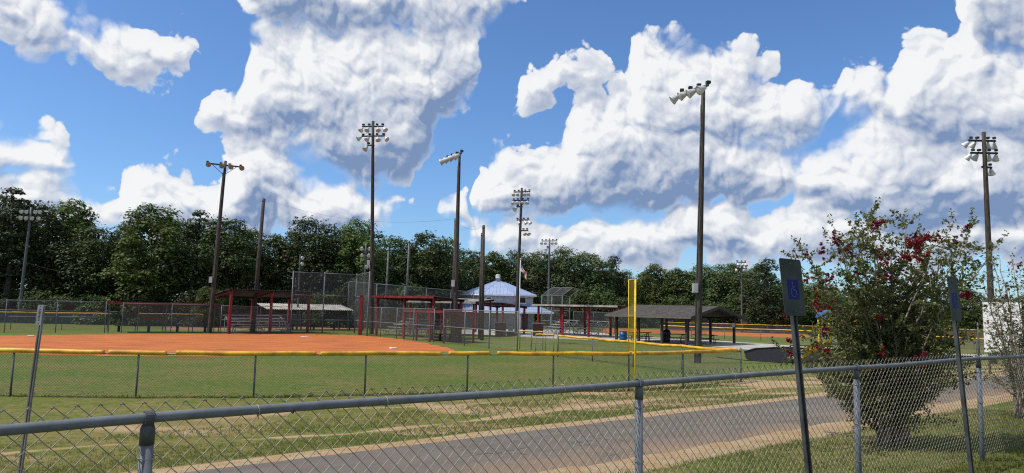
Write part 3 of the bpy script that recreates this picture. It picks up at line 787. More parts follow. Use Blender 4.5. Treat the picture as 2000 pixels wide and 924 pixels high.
tall_fence('tall_fence', 'tall chain-link fence in front of the right dugout beside the clay infield', TB, 2.38, (0.5,), 0.05, thick=0.034)
LF = on_px(G(5, 650), G(410, 650), (-110, -50, 8, 108, 204))
tall_fence('tall_fence', 'tall chain-link fence behind the infield at far left', LF, 2.36, (0.5,), 0.05, thick=0.034)
LF2 = on_px(G(5, 650), G(410, 650), (237, 333, 430))
tall_fence('tall_fence', 'chain-link fence across the front of the long left dugout', LF2, 2.30, (), 0.05, thick=0.03)
LF3 = on_px(G(430, 652), G(560, 651.5), (430, 500, 567))
tall_fence('tall_fence', 'chain-link fence in front of the left grandstand bleachers', LF3, 2.25, (0.5,), 0.0, thick=0.03)

def far_cap_fence(name, label, pts, h=1.2, screen=None, caps=True, spacing=3.2, thick=0.025, capr=0.05):
    P = [at(p, gz(p[0], p[1])) for p in pts]; f = thing(name, label, 'fence', P[0])
    for a, b in zip(P, P[1:]):
        L = (b - a).length; k = max(1, round(L / spacing))
        for i in range(k): q = a.lerp(b, i / k); MB().tube([V(q, -0.1), V(q, h)], thick, 6).build('post', GALV_D, f, True)
        MB().quad(V(a, 0.03), V(b, 0.03), V(b, h), V(a, h)).build('wire_mesh', screen or NET, f)
        if caps: cap_tube(f, V(a, h + 0.02), V(b, h + 0.02), capr, 0.0, 0.0, 1)
        else: MB().tube([V(a, h), V(b, h)], 0.03, 6).build('rail', GALV, f, True)
    return f
far_cap_fence('far_outfield_fence', 'low yellow-capped fence of the back field at far left', [G(-160, 643), G(20, 644), G(215, 645)], 1.35)
far_cap_fence('far_outfield_fence', 'dark screened fence of the back field before the left woods', [GD(-60, 70), GD(200, 73), GD(420, 77), GD(700, 80)], 1.3, SCREEN, False)
far_cap_fence('far_outfield_fence', 'yellow-capped fence seen behind the left dugout', [G(268, 641), G(335, 641), G(395, 641)], 1.3, NET, True, capr=0.04)
far_cap_fence('distant_outfield_fence', 'long yellow-capped fence before the distant clay infield right of the pavilion', [GD(1290, 76), GD(1415, 71), GD(1560, 67), GD(1740, 60), GD(1905, 54), GD(2060, 49)], 1.05, NET, True, capr=0.055)
far_cap_fence('distant_outfield_fence', 'second yellow-capped fence farther behind the distant clay infield', [GD(1300, 98), GD(1450, 94), GD(1600, 92), GD(1760, 88), GD(1930, 84)], 1.05, SCREEN, True, capr=0.05)
far_cap_fence('screened_fence', 'tan windscreen fence beyond the path at far right', [GD(1700, 66), GD(1900, 60), GD(2060, 56)], 1.6, TANSCREEN, True, capr=0.05)
def foul_pole():
    b = at(G(1240, 766.5), 0); top = Hz(b, 546); f = thing('foul_pole', 'yellow foul pole with a narrow mesh wing standing at the outfield fence', 'pole', b)
    d = Vector((-0.985, 0.17, 0)); w_ = 0.215; lo = 1.30
    MB().tube([at(b, -0.2), at(b, top)], 0.030, 12).build('pole', YPAINT, f, True)
    q = b + d * w_
    MB().tube([at(q, lo), at(q, top)], 0.014, 8).build('wing_edge', YPAINT, f, True)
    for z in (lo, (lo + top) / 2, top - 0.01): MB().tube([at(b, z), at(q, z)], 0.011, 8).build('wing_brace', YPAINT, f, True)
    MB().quad(at(b + d * 0.03, lo), at(q, lo), at(q, top - .02), at(b + d * 0.03, top - .02)).build('wing_mesh', YNET, f)
    mb = MB()
    for k in range(34):
        z = lo + 0.05 + (top - lo - 0.4) * k / 33; mb.tube([at(b + d * 0.028, z), at(b + d * 0.05, z + 0.02)], 0.008, 5)
    mb.build('lacing', YPAINT, f)
foul_pole()

# ------------------------------------------------------------------ light poles
def lamp(parent, p, face, s=1.0, ballast=True, lens=None):
    """flood light: housing and spun reflector aimed along face"""
    face = Vector(face).normalized(); p = Vector(p); s *= 0.84
    q = p + face * 0.10 * s - Vector((0, 0, 0.12 * s))
    o = MB().lathe([(0.05 * s, -0.02 * s), (0.10 * s, 0.0), (0.16 * s, 0.14 * s), (0.235 * s, 0.36 * s), (0.30 * s, 0.52 * s), (0.30 * s, 0.545 * s), (0.285 * s, 0.54 * s)], q, face, 16).build('lamp', LAMPWHITE, parent, True)
    MB().lathe([(0.287 * s, 0.52 * s), (0.15 * s, 0.535 * s), (0.0, 0.54 * s)], q, face, 16).build('lens', lens or LAMPPALE, o, True)
    if ballast:
        side = face.cross(Vector((0, 0, 1))).normalized()
        mb = MB().box(p + Vector((0, 0, 0.10 * s)) - face * 0.10 * s, (0.24 * s, 0.24 * s, 0.17 * s), math.atan2(face.y, face.x))
        mb.beam(p + Vector((0, 0, 0.05 * s)), q, 0.05 * s, 0.05 * s); mb.build('ballast', BLACKPAINT, o)
    return o
def light_pole(label, base, top, r0, arms, mat_=None, conduit=False, box=None, lean=(0, 0), n=12, group='stadium light poles around the fields', braces=False):
    """arms: (drop from top, direction (x, y), offsets of lamps along it, facing, lamp size)"""
    base = Vector(base); h = top - base.z; r0 *= 0.88; f = thing('light_pole', label, 'light pole', base, group)
    ln = Vector((lean[0], lean[1], 0))
    def P(z): return base + Vector((0, 0, z)) + ln * (z / h)
    k = 8; MB().tube([P(-0.3)] + [P(h * i / k) for i in range(k + 1)], [r0 * 1.02] + [r0 * (1 - 0.42 * i / k) for i in range(k + 1)], n).build('pole', mat_ or WOODPOLE, f, True)
    for (drop, d, offs, face, s) in arms:
        d = Vector((d[0], d[1], d[2] if len(d) > 2 else 0)).normalized(); c = P(h - drop) - Vector((d.y, -d.x, 0)).normalized() * (r0 * 0.7)
        lo, hi = min(offs + [0]) - 0.1, max(offs + [0]) + 0.1
        arm = MB().beam(c + d * lo, c + d * hi, 0.09, 0.11).build('crossarm', BLACKPAINT, f)
        if braces:
            for e in (lo * 0.72, hi * 0.72): MB().beam(c + d * e, P(h - drop - abs(e) * 0.85), 0.04, 0.04).build('brace', BLACKPAINT, arm)
        for i, q in enumerate(offs):
            fc = face[i] if isinstance(face, list) else face
            lamp(f, c + d * q + Vector((0, 0, 0.05)), fc, s, True, LAMPGLASS if braces else None)
    if conduit:
        o = Vector((-r0 * 1.0, -r0 * 0.35, 0)); MB().tube([base + o + Vector((0, 0, 0.0)), P(h * 0.93) + o * 0.68], 0.035, 8).build('conduit', GALV_D, f, True)
    if box:
        z, s = box; MB().box(P(z) + Vector((-r0 * 1.35, -r0 * 0.7, 0)), (0.26 * s, 0.18 * s, 0.48 * s)).build('junction_box', OFFWHITE, f)
    return f
LP = {}
b = at(G(409, 651), 0); tp = Hz(b, 314)
light_pole('slim light pole with one crossarm of four brown disc floodlights, behind the left dugout', b, tp, 0.20, [(0.35, (0.86, 0.5, 0.0), [-1.35, -0.32, 0.38, 1.25], (0.52, -0.80, -0.30), 0.86)], conduit=True, box=(4.35, 1), lean=(0.45, 0), braces=True); LP['a'] = at(b, tp)
b = at(GD(728, 64), 0); tp = Hz(b, 237)
light_pole('tall wooden light pole with three tiers of floodlights between the two grandstands', b, tp, 0.24, [(0.45, (1, -0.15), [-1.0, -0.45, 0.35, 0.9], [(-0.3, -0.5, -0.8), (-0.2, -0.5, -0.8), (0.3, -0.5, -0.8), (0.55, -0.4, -0.75)], 0.95), (1.35, (1, -0.15), [-1.05, -0.4, 0.35, 1.0], [(-0.7, -0.4, -0.5), (-0.3, -0.5, -0.7), (0.3, -0.5, -0.8), (0.7, -0.4, -0.7)], 0.95), (2.2, (1, -0.1), [-0.5], (-0.4, -0.5, -0.75), 1.0)], lean=(-0.65, 0), box=(6.3, 1)); LP['c'] = at(b, tp)
b = at(G(888, 669), 0); tp = Hz(b, 299)
light_pole('light pole with four white floodlights in a row seen side-on, by the right dugout', b, tp, 0.19, [(0.12, (-0.50, 0.86, 0.0), [-0.45, 0.35, 1.15, 1.95], (-0.88, 0.10, -0.42), 1.05)], conduit=True, box=(4.3, 1), lean=(-0.05, 0)); LP['d'] = at(b, tp)
b = at(GD(1009, 66), 0); tp = Hz(b, 367)
light_pole('light pole carrying four stacked clusters of small floodlights left of the flagpole', b, tp, 0.20, [(0.35, (1, -0.35), [-0.75, -0.35, 0.3, 0.7], (-0.25, -0.55, -0.8), 0.72), (1.15, (1, -0.35), [-0.8, -0.4, 0.1, 0.6], (-0.2, -0.55, -0.8), 0.72), (1.75, (1, -0.3), [-0.4], (-0.5, -0.6, -0.5), 0.9), (3.0, (1, -0.3), [-0.3, 0.3, 0.7], (0.5, -0.3, -0.75), 0.75), (4.0, (1, -0.3), [0.3, 0.65], (0.3, -0.5, -0.7), 0.8)], lean=(0.25, 0)); LP['e'] = at(b, tp)
b = at(G(1363, 709), 0); tp = Hz(b, 168)
light_pole('thick wooden light pole with a row of four large white floodlights beside the pavilion', b, tp, 0.205, [(0.08, (-0.56, 0.83, 0.0), [-0.35, 0.30, 0.90, 1.50], [(-0.80, -0.20, -0.45), (-0.86, 0.02, -0.45), (-0.86, 0.05, -0.45), (-0.80, 0.1, -0.58)], 1.05)], conduit=True, box=(3.85, 1.0), lean=(0.35, 0)); LP['f'] = at(b, tp)
b = at(GD(1937, 42), 0); tp = Hz(b, 258)
light_pole('grey wooden light pole with a bushy cluster of round floodlights at the right edge', b, tp, 0.215, [(0.5, (0.98, 0.2, 0.05), [-0.85, -0.4, 0.4, 0.85], [(-0.55, 0.45, -0.55), (-0.3, 0.6, -0.6), (0.25, 0.6, -0.7), (0.25, 0.55, -0.75)], 0.82), (1.25, (0.98, 0.2, 0.05), [-0.75, -0.3, 0.45, 0.95], [(-0.4, 0.5, -0.6), (-0.2, 0.6, -0.6), (0.25, 0.6, -0.7), (0.25, 0.55, -0.75)], 0.82), (2.1, (0.98, 0.2, 0), [0.5], (0.4, 0.4, -0.7), 0.82)], lean=(0.0, 0)); LP['g'] = at(b, tp)
b = at(GD(40, 72), 0); tp = Hz(b, 405)
light_pole('distant light pole with white floodlights before the dark trees at far left', b, tp, 0.20, [(0.3, (1, 0), [-0.85, -0.35, 0.55, 1.0], (0.1, -0.85, -0.4), 0.8), (0.95, (1, 0), [-0.85, -0.3, 0.3, 0.95], (0.1, -0.85, -0.4), 0.8)], mat_=GALV_D, lean=(0.3, 0)); LP['h'] = at(b, tp)
b = at(GD(1071, 92), 0); tp = Hz(b, 466)
light_pole('distant light pole with two rows of floodlights behind the caged backstop', b, tp, 0.20, [(0.3, (1, -0.3), [-1.0, -0.5, 0.4, 0.9], (-0.2, -0.6, -0.7), 0.85), (1.2, (1, -0.3), [-0.3], (-0.4, -0.6, -0.6), 0.85), (2.2, (1, -0.3), [-0.8, 0.4], (-0.3, -0.6, -0.7), 0.85)], mat_=GALV_D)
b = at(GD(1449, 96), 0); tp = Hz(b, 508)
light_pole('distant light pole with small grey floodlights right of the pavilion roof', b, tp, 0.17, [(0.3, (1, 0.1), [-0.5, 0.1, 0.6], (0.1, -0.5, -0.8), 0.9), (1.1, (1, 0.1), [-0.75, 0.2, 0.7], (0.1, -0.5, -0.8), 0.8)], mat_=GALV_D)
b = at(GD(582, 70), 0); tp = Hz(b, 497)
light_pole('short distant pole with two white floodlights behind the tall backstop', b, tp, 0.12, [(0.2, (0.3, -0.9), [0.1], (0.6, -0.6, -0.4), 0.7), (0.8, (0.3, -0.9), [0.1], (0.6, -0.6, -0.4), 0.7)], mat_=GALV_D, n=8)
b = at(GD(710, 74), 0); tp = Hz(b, 476)
light_pole('distant pole with clustered white floodlights close beside the tall three-tier pole', b, tp, 0.14, [(0.3, (1, 0), [-0.4, 0.45], (0, -0.8, -0.6), 0.8), (1.0, (1, 0), [-0.35, 0.35], (0, -0.8, -0.6), 0.8), (2.2, (1, 0), [0.5, 0.1], (0.3, -0.8, -0.5), 0.8)], mat_=GALV_D, n=8)
def bare_pole(label, px, D, ytop, r0, lean=0.0, m_=None):
    b = at(GD(px, D), 0); tp = Hz(b, ytop); f = thing('net_pole', label, 'pole', b, 'bare wooden net poles')
    MB().tube([V(b, -0.3), V(b, tp * 0.5) + Vector((lean * 0.5, 0, 0)), V(b, tp) + Vector((lean, 0, 0))], [r0, r0 * 0.88, r0 * 0.72], 10).build('pole', m_ or WOODPOLE, f, True)
    MB().tube([V(b, tp - 0.25) + Vector((lean, 0, 0)), V(b, tp - 0.12) + Vector((lean, 0, 0))], r0 * 0.80, 10).build('collar', GALV_D, f, True)
    return at(b, tp) + Vector((lean, 0, 0))
N1 = bare_pole('bare dark pole rising behind the left grandstand roof', 497, 62, 388, 0.20, 0.3)
N2 = bare_pole('bare pole just left of the pole with four side-on floodlights', 885, 60, 427, 0.15)
N3 = bare_pole('taller of the two bare poles in front of the blue-roofed building', 943, 57, 440, 0.15, -0.1)
N4 = bare_pole('shorter of the two bare poles in front of the blue-roofed building', 938, 60, 455, 0.14, 0.0)
N5 = bare_pole('slender far pole before the trees left of the middle', 753, 78, 486, 0.14, 0.1, GALV_D)
N6 = bare_pole('slender taller far pole before the trees at the middle', 793, 78, 470, 0.14, 0.1, GALV_D)
bare_pole('thin steel pole at the far right beside the white board', 1909, 44, 630, 0.06, 0, GALV_D)
def cable(label, a, b, sag, r_=0.007):
    a, b = Vector(a), Vector(b); pts = []
    for i in range(25):
        t = i / 24; p = a.lerp(b, t); p.z -= sag * 4 * t * (1 - t); pts.append(p)
    o = MB().tube(pts, r_, 5).build('overhead_cable', BLACKPAINT); tag(o, label, 'cable', 'overhead cables')
cable('thin overhead cable from the left bare pole towards the middle poles', N1, N2, 1.0)
cable('thin overhead cable between the middle bare poles', N2, N3, 0.6)
cable('thin overhead cable before the dark trees at far left', LP['h'] + Vector((0, 0, -5.5)), LP['a'] + Vector((0, 0, -7.5)), 1.6)

# ------------------------------------------------------------------ grandstands and dugouts
def bleacher(label, p, q, rows, group='aluminium bleachers'):
    """stepped bench seating; p-q is the front edge, rows step away from the viewer"""
    p, q = Vector(p), Vector(q); d = (q - p); L = d.length; d.normalize(); n_ = Vector((-d.y, d.x, 0))
    if n_.y < 0: n_ = -n_
    f = thing('bleacher', label, 'bleacher', p, group)
    for r_ in range(rows):
        z = 0.45 + 0.24 * r_; o = n_ * (0.62 * r_)
        MB().beam(p + o + Vector((0, 0, z)), q + o + Vector((0, 0, z)), 0.25, 0.045).build('seat_plank', ALU, f)
        if r_: MB().beam(p + o - n_ * 0.33 + Vector((0, 0, z - 0.30)), q + o - n_ * 0.33 + Vector((0, 0, z - 0.30)), 0.25, 0.04).build('foot_plank', ALU, f)
    k = max(2, int(L / 1.8)); D = 0.62 * (rows - 1)
    prev = None
    for i in range(k + 1):
        c = p + d * (0.15 + (L - 0.3) * i / k); mb = MB()
        mb.beam(V(c, 0.03), V(c + n_ * (D + 0.1), 0.03), 0.05, 0.05)
        mb.beam(V(c, 0.05), V(c + n_ * D, 0.40 + 0.24 * (rows - 1)), 0.05, 0.05)
        for r_ in range(rows): mb.beam(V(c + n_ * (0.62 * r_), 0.03), V(c + n_ * (0.62 * r_), 0.42 + 0.24 * r_), 0.045, 0.045)
        mb.build('frame', ALU, f)
        if prev is not None:
            mb = MB(); zt = 0.40 + 0.24 * (rows - 1); e = n_ * D
            for a_, b_ in ((V(prev + e, 0.1), V(c + e, zt)), (V(prev + e, zt), V(c + e, 0.1)), (V(prev, 0.06), V(c, 0.40)), (V(prev, 0.40), V(c, 0.06))): MB().beam(a_, b_, 0.03, 0.03).build('cross_brace', ALU, f)
        prev = c
    return f
def shelter(name, label, cat, fl, fr, depth, zf, zb, nposts=3, roof=DARKROOF, post=REDPAINT, over=0.35, pr=0.075, fascia=None, back=None, bench=False, group=None):
    fl, fr = at(fl, 0), at(fr, 0); d = (fr - fl); L = d.length; d.normalize(); n_ = Vector((-d.y, d.x, 0))
    if n_.y < 0: n_ = -n_
    f = thing(name, label, cat, fl, group)
    for i in range(nposts):
        c = fl + d * (L * i / (nposts - 1))
        MB().beam(at(c, -0.1), at(c, zf - 0.14), pr * 2, pr * 2, d).build('front_post', post, f)
        c2 = c + n_ * depth
        MB().beam(at(c2, -0.1), at(c2, zb - 0.14), pr * 2, pr * 2, d).build('back_post', post, f)
        MB().beam(at(c - n_ * over * 0.8, zf - 0.12 + (zf - zb) / depth * over * 0.8), at(c2 + n_ * over * 0.8, zb - 0.12 - (zf - zb) / depth * over * 0.8), 0.06, 0.15).build('rafter', post, f)
    sl = (zf - zb) / depth
    a = at(fl - d * over - n_ * over, zf + sl * over + 0.02); b_ = at(fr + d * over - n_ * over, zf + sl * over + 0.02)
    down = n_ * (depth + 2 * over) + Vector((0, 0, -sl * (depth + 2 * over)))
    rf = MB().corrugated(a, b_, down).build('roof', roof, f)
    mb = MB().beam(at(fl - d * over, zf - 0.06), at(fr + d * over, zf - 0.06), 0.05, 0.14)
    mb.beam(at(fl - d * over + n_ * depth, zb - 0.06), at(fr + d * over + n_ * depth, zb - 0.06), 0.05, 0.14); mb.build('purlin', roof if roof is DARKROOF else post, f)
    if fascia: MB().beam(a - Vector((0, 0, 0.09)), b_ - Vector((0, 0, 0.09)), 0.03, 0.17).build('fascia', fascia, f)
    if back: MB().quad(at(fl + n_ * depth, 0.05), at(fr + n_ * depth, 0.05), at(fr + n_ * depth, zb - 0.2), at(fl + n_ * depth, zb - 0.2)).build('back_mesh', back, f)
    if bench:
        bn = MB().beam(at(fl + d * 0.5 + n_ * (depth - 0.6), 0.47), at(fr - d * 0.4 + n_ * (depth - 0.6), 0.47), 0.28, 0.05)
        bn.build('bench_seat', WOODDARK, f)
        for i in range(4):
            c = fl + d * (0.8 + (L - 1.6) * i / 3) + n_ * (depth - 0.6); MB().beam(at(c, 0), at(c, 0.45), 0.06, 0.2, d).build('bench_leg', BLACKPAINT, f)
    return f
# left side of the near field
DL = on_px(G(5, 650), G(410, 650), (210, 424))
shelter('dugout', 'long low dugout with a red roof edge behind the infield at left', 'dugout', DL[0] + Vector((-.1, .25, 0)), DL[1] + Vector((0, .25, 0)), 2.3, 2.36, 2.28, 5, MAROON, GALV_D, 0.12, 0.03, REDPAINT, NET, True)
shelter('grandstand_shelter', 'red-posted shelter with a dark corrugated roof over the left bleachers', 'shelter', G(447, 652), G(600, 650), 3.2, Hz(G(447, 652), 566), 3.05, 3, DARKROOF, REDPAINT, 0.3, 0.09)
a, b = G(447, 650), G(560, 649); bleacher('wide bleachers under the left red-posted shelter', a + Vector((0.2, 0.5, 0)), b + Vector((0.4, 0.5, 0)), 5)
shelter('dugout', 'back-field dugout with a pale corrugated roof behind the tall backstop', 'dugout', G(525, 645.5), G(682, 645), 2.4, 2.02, 2.42, 3, TINROOF, WOODDARK, 0.35, 0.06, None, None, True)
shelter('grandstand_shelter', 'maroon-posted shelter with a dark roof right of the tall backstop', 'shelter', G(735, 655.5), G(845, 663), 3.0, Hz(G(763, 657), 579), 3.15, 3, DARKROOF, MAROON, 0.4, 0.09, MAROON)
a, b = G(740, 654), G(838, 660); bleacher('bleachers under the maroon-posted shelter by the right dugout', a.lerp(b, 0.05) + Vector((0, 0.4, 0)), a.lerp(b, 0.95) + Vector((0, 0.4, 0)), 5)
DR = on_px(G(865, 671), G(716, 655.5), (785, 863)); e1 = Vector((0.838, 0.545, 0)) * 0.15
shelter('dugout', 'screened maroon dugout with a flat roof at the right of the clay infield', 'dugout', DR[0] + e1, DR[1] + e1, 2.5, 2.26, 2.20, 4, MAROON, MAROON, 0.1, 0.06, MAROON, NETDARK, True)
shelter('grandstand_shelter', 'shelter with a long pale roof edge behind the right dugout', 'shelter', G(800, 652.5), G(924, 658), 3.0, Hz(G(860, 655), 588), 3.3, 3, TINROOF, MAROON, 0.35, 0.07, TINROOF)
shelter('grandstand_shelter', 'small dark-roofed shelter in front of the blue-roofed building', 'shelter', GD(930, 74), GD(982, 70), 2.6, 3.0, 2.75, 2, DARKROOF, MAROON, 0.4, 0.08)
p_ = at(G(703, 654.5), 0); f = thing('red_post', 'single stout red post standing right of the tall backstop', 'post', p_); MB().beam(at(p_, -0.1), at(p_, Hz(p_, 577)), 0.26, 0.26, (0, 1, 0)).build('shaft', REDPAINT, f); MB().box(at(p_, Hz(p_, 577) + 0.02), (0.30, 0.30, 0.04)).build('cap', GALV_D, f)

def backstop():
    P = [at(G(567, 651), 0), at(G(629, 651), 0), at(G(692, 651), 0), at(G(717, 656.5), 0)]
    h = Hz(P[1], 534); f = thing('backstop', 'tall chain-link backstop of four high posts behind home plate', 'backstop', P[0])
    for p in P: MB().tube([at(p, -0.2), at(p, h + 0.1)], 0.055, 10).build('post', GALV, f, True)
    for a, b in zip(P, P[1:]):
        for z in (h, 3.3, 1.15): MB().tube([at(a, z), at(b, z)], 0.032, 8).build('rail', GALV, f, True)
        MB().quad(at(a, 0.05), at(b, 0.05), at(b, h), at(a, h)).build('wire_mesh', NETDARK, f)
backstop()
def far_backstop():
    P = [GD(680, 75), GD(735, 72), GD(790, 72), GD(832, 74), GD(880, 76), GD(925, 78)]; f = thing('tall_net_fence', 'high far netting fence stretching right behind the maroon shelter', 'fence', at(P[0], 0))
    for p in P: MB().tube([at(p, -0.1), at(p, Hz(p, 550 + 0.085 * (proj(at(p, 1))[0] - 680)))], 0.05, 8).build('post', GALV_D, f, True)
    for a, b in zip(P, P[1:]):
        za, zb = (Hz(q, 550 + 0.085 * (proj(at(q, 1))[0] - 680)) for q in (a, b))
        MB().tube([at(a, za), at(b, zb)], 0.035, 8).build('rail', GALV, f, True); MB().quad(at(a, 0.1), at(b, 0.1), at(b, zb), at(a, za)).build('wire_mesh', NETDARK, f)
far_backstop()
def hood_backstop():
    c = [GD(1058, 82), GD(1098, 80), GD(1113, 86)]; c = [at(p, 0) for p in c]; z = Hz(c[0], 577); zt = Hz(c[1], 562)
    f = thing('caged_backstop', 'pipe-framed backstop with an overhanging hood right of the blue-roofed building', 'backstop', c[0])
    o = Vector((1.1, -0.5, 0)); P = [c[0], c[0].lerp(c[1], 0.5), c[1], c[2]]
    for i, p in enumerate(P):
        MB().tube([at(p, 0), at(p, z)], 0.05, 8).build('post', GALV, f, True); MB().tube([at(p, z), at(p, zt) + o], 0.045, 8).build('hood_rib', GALV, f, True)
    for a, b in zip(P, P[1:]):
        for zz in (z, 2.4, 1.2): MB().tube([at(a, zz), at(b, zz)], 0.035, 8).build('rail', GALV, f, True)
        MB().tube([at(a, zt) + o, at(b, zt) + o], 0.04, 8).build('hood_rail', GALV, f, True)
        MB().quad(at(a, 0.1), at(b, 0.1), at(b, z), at(a, z)).build('wire_mesh', NET, f); MB().quad(at(a, z), at(b, z), at(b, zt) + o, at(a, zt) + o).build('hood_mesh', NET, f)
hood_backstop()
# far dugout row on the right
shelter('grandstand_shelter', 'long flat-roofed shelter on red posts right of the blue-roofed building', 'shelter', GD(1052, 73), GD(1204, 66), 3.4, 2.98, 2.86, 4, DARKROOF, REDPAINT, 0.5, 0.085, TINROOF)
a, b = GD(1062, 76), GD(1100, 74); bleacher('far bleachers with white crossed braces at the left end of the long flat shelter', a, b, 5)
a, b = GD(1118, 73), GD(1165, 71); bleacher('far bleachers in the middle of the long flat shelter', a, b, 5)
far_cap_fence('far_chain_fence', 'plain chain-link fence standing behind the long flat shelter', [GD(1120, 84), GD(1200, 80), GD(1300, 78), GD(1380, 80)], 2.3, NETDARK, False, 2.6, 0.035)

# ------------------------------------------------------------------ bases and plate
def base_bag(label, px, py, rz):
    p = at(G(px, py), 0.012); s = 0.20; o = MB().box((p.x, p.y, 0.045), (s * 2, s * 2, 0.075), rz); ob = o.build('base', WHITE); 
    bm = bmesh.new(); bm.from_mesh(ob.data); bmesh.ops.bevel(bm, geom=bm.edges[:], offset=0.02, segments=2, affect='EDGES'); bm.to_mesh(ob.data); bm.free()
    tag(ob, label, 'base')
base_bag('white base on the clay at the right end of the infield', 768, 681.5, 0.5)
base_bag('white base on the clay at the far left', 60, 657.5, 0.5)
p = at(G(595, 658), 0); o = MB().prism([(p.x - .3, p.y + .1, .012), (p.x - .3, p.y - .15, .012), (p.x, p.y - .35, .012), (p.x + .3, p.y - .15, .012), (p.x + .3, p.y + .1, .012)], (0, 0, 0.012)).build('home_plate', WHITE); tag(o, 'white home plate in front of the tall backstop', 'home plate')

# ------------------------------------------------------------------ two-storey concession building with blue-grey metal roofs
def concession():
    c = at(GD(973, 93), 0); f = thing('concession_building', 'two-storey pale building with tiered blue-grey metal hip roofs behind the fields', 'building', c)
    K = 8; off = R(-90 + 22.5)
    def ring(r_, z, k=1.0): return [c + Vector((r_ * math.cos(off + i * math.pi / 4) , r_ * k * math.sin(off + i * math.pi / 4), z)) for i in range(K)]
    ze = Hz(c - Vector((0, 4, 0)), 575.5); za = Hz(c, 549); zl0 = Hz(c - Vector((0, 5, 0)), 609); zl1 = Hz(c - Vector((0, 4, 0)), 592.5)
    ru, rl = 4.75, 5.0
    def walls(r_, z0, z1, nm):
        a, b = ring(r_, z0), ring(r_, z1)
        for i in range(K): MB().prism([a[i], a[(i + 1) % K], b[(i + 1) % K], b[i]], (c - (a[i] + a[(i + 1) % K]) / 2).normalized() * Vector((0.15, 0.15, 0))).build(nm, OFFWHITE, f)
    walls(ru, zl1 - 0.2, ze, 'upper_wall'); walls(rl, 0.0, zl0 + 0.1, 'lower_wall')
    def roof(r0, z0, r1, z1, nm):
        a, b = ring(r0, z0), ring(r1, z1)
        for i in range(K):
            A, B, C_, D_ = a[i], a[(i + 1) % K], b[(i + 1) % K], b[i]
            pan = MB().prism([A, B, C_, D_], (0, 0, 0.05)).build(nm, BLUEROOF, f)
            n_ = (B - A).cross(D_ - A).normalized(); n_ = n_ if n_.z > 0 else -n_
            L = (B - A).length; k = int(L / 0.42)
            mb = MB(); mid = (C_ + D_) / 2; ax = (B - A).normalized()
            for j in range(1, k):
                q = A.lerp(B, j / k); w0 = (q - (A + B) / 2).dot(ax); lim = (C_ - D_).length / 2; slope_v = (mid - (A + B) / 2)
                tt = 1.0 if abs(w0) <= lim else max(0.0, (L / 2 - abs(w0)) / max(1e-6, L / 2 - lim))
                mb.beam(q + Vector((0, 0, 0.06)), q + slope_v * tt + Vector((0, 0, 0.06)), 0.05, 0.05, n_)
            mb.build('roof_rib', BLUEROOF, pan)
            MB().beam(A + Vector((0, 0, 0.05)), D_ + Vector((0, 0, 0.06)), 0.12, 0.07).build('hip_cap', BLUEROOF, pan)
            MB().beam(A - Vector((0, 0, 0.05)), B - Vector((0, 0, 0.05)), 0.06, 0.16).build('eave_board', WHITE, pan)
    roof(5.25, ze, 0.25, za, 'upper_roof'); roof(7.6, zl0, 4.7, zl1, 'lower_roof')
    def window(i, u, w_, z0, z1, r_):
        a = ring(r_, 0); A, B = a[i], a[(i + 1) % K]; d = (B - A).normalized(); o = ((A + B) / 2 - c); o.z = 0; o.normalize()
        m_ = A.lerp(B, u) + o * 0.02; fr = MB()
        for (x0, x1, y0, y1) in ((-w_ / 2 - .1, w_ / 2 + .1, z1, z1 + .1), (-w_ / 2 - .1, w_ / 2 + .1, z0 - .1, z0), (-w_ / 2 - .1, -w_ / 2, z0, z1), (w_ / 2, w_ / 2 + .1, z0, z1)):
            fr.prism([at(m_ + d * x0, y0), at(m_ + d * x1, y0), at(m_ + d * x1, y1), at(m_ + d * x0, y1)], o * 0.06)
        w0 = fr.build('window_frame', WHITE, f)
        MB().prism([at(m_ + d * (-w_ / 2), z0), at(m_ + d * (w_ / 2), z0), at(m_ + d * (w_ / 2), z1), at(m_ + d * (-w_ / 2), z1)], o * 0.02).build('pane', GLASSDARK, w0)
    zw0, zw1 = zl1 + 0.12, ze - 0.28
    window(0, 0.42, 1.5, zw0, zw1, ru); window(1, 0.45, 0.8, zw0, zw1, ru); window(2, 0.35, 0.6, zw0 - .05, zw1, ru); window(7, 0.2, 0.6, zw0, zw1 - .1, ru)
    a = ring(rl, 0)
    for i, u, w_ in ((0, 0.55, 1.0), (1, 0.5, 0.9)):
        A, B = a[i], a[(i + 1) % K]; d = (B - A).normalized(); o = ((A + B) / 2 - c).normalized(); m_ = A.lerp(B, u) + o * 0.02
        dr = MB().prism([at(m_ - d * w_ / 2, 0.05), at(m_ + d * w_ / 2, 0.05), at(m_ + d * w_ / 2, 2.05), at(m_ - d * w_ / 2, 2.05)], o * 0.05).build('door', GREYGREEN, f)
        MB().box(at(m_ + d * (w_ * 0.36) + o * 0.08, 1.0), (0.06, 0.06, 0.16)).build('handle', GALV, dr)
    for i in range(K):
        p = c + Vector((7.2 * math.cos(off + i * math.pi / 4), 7.2 * math.sin(off + i * math.pi / 4), 0))
        MB().tube([at(p, 0), at(p, zl0 - 0.02)], 0.07, 8).build('porch_post', WHITE, f, True)
    vt = MB().lathe([(0.28, 0), (0.28, 0.55), (0.36, 0.56), (0.36, 0.62), (0.30, 0.64), (0.34, 0.95), (0.20, 1.1), (0, 1.12)], at(c - Vector((0.1, 0.4, 0)), za - 0.25), (0, 0, 1), 14).build('roof_vent', OFFWHITE, f, True)
concession()

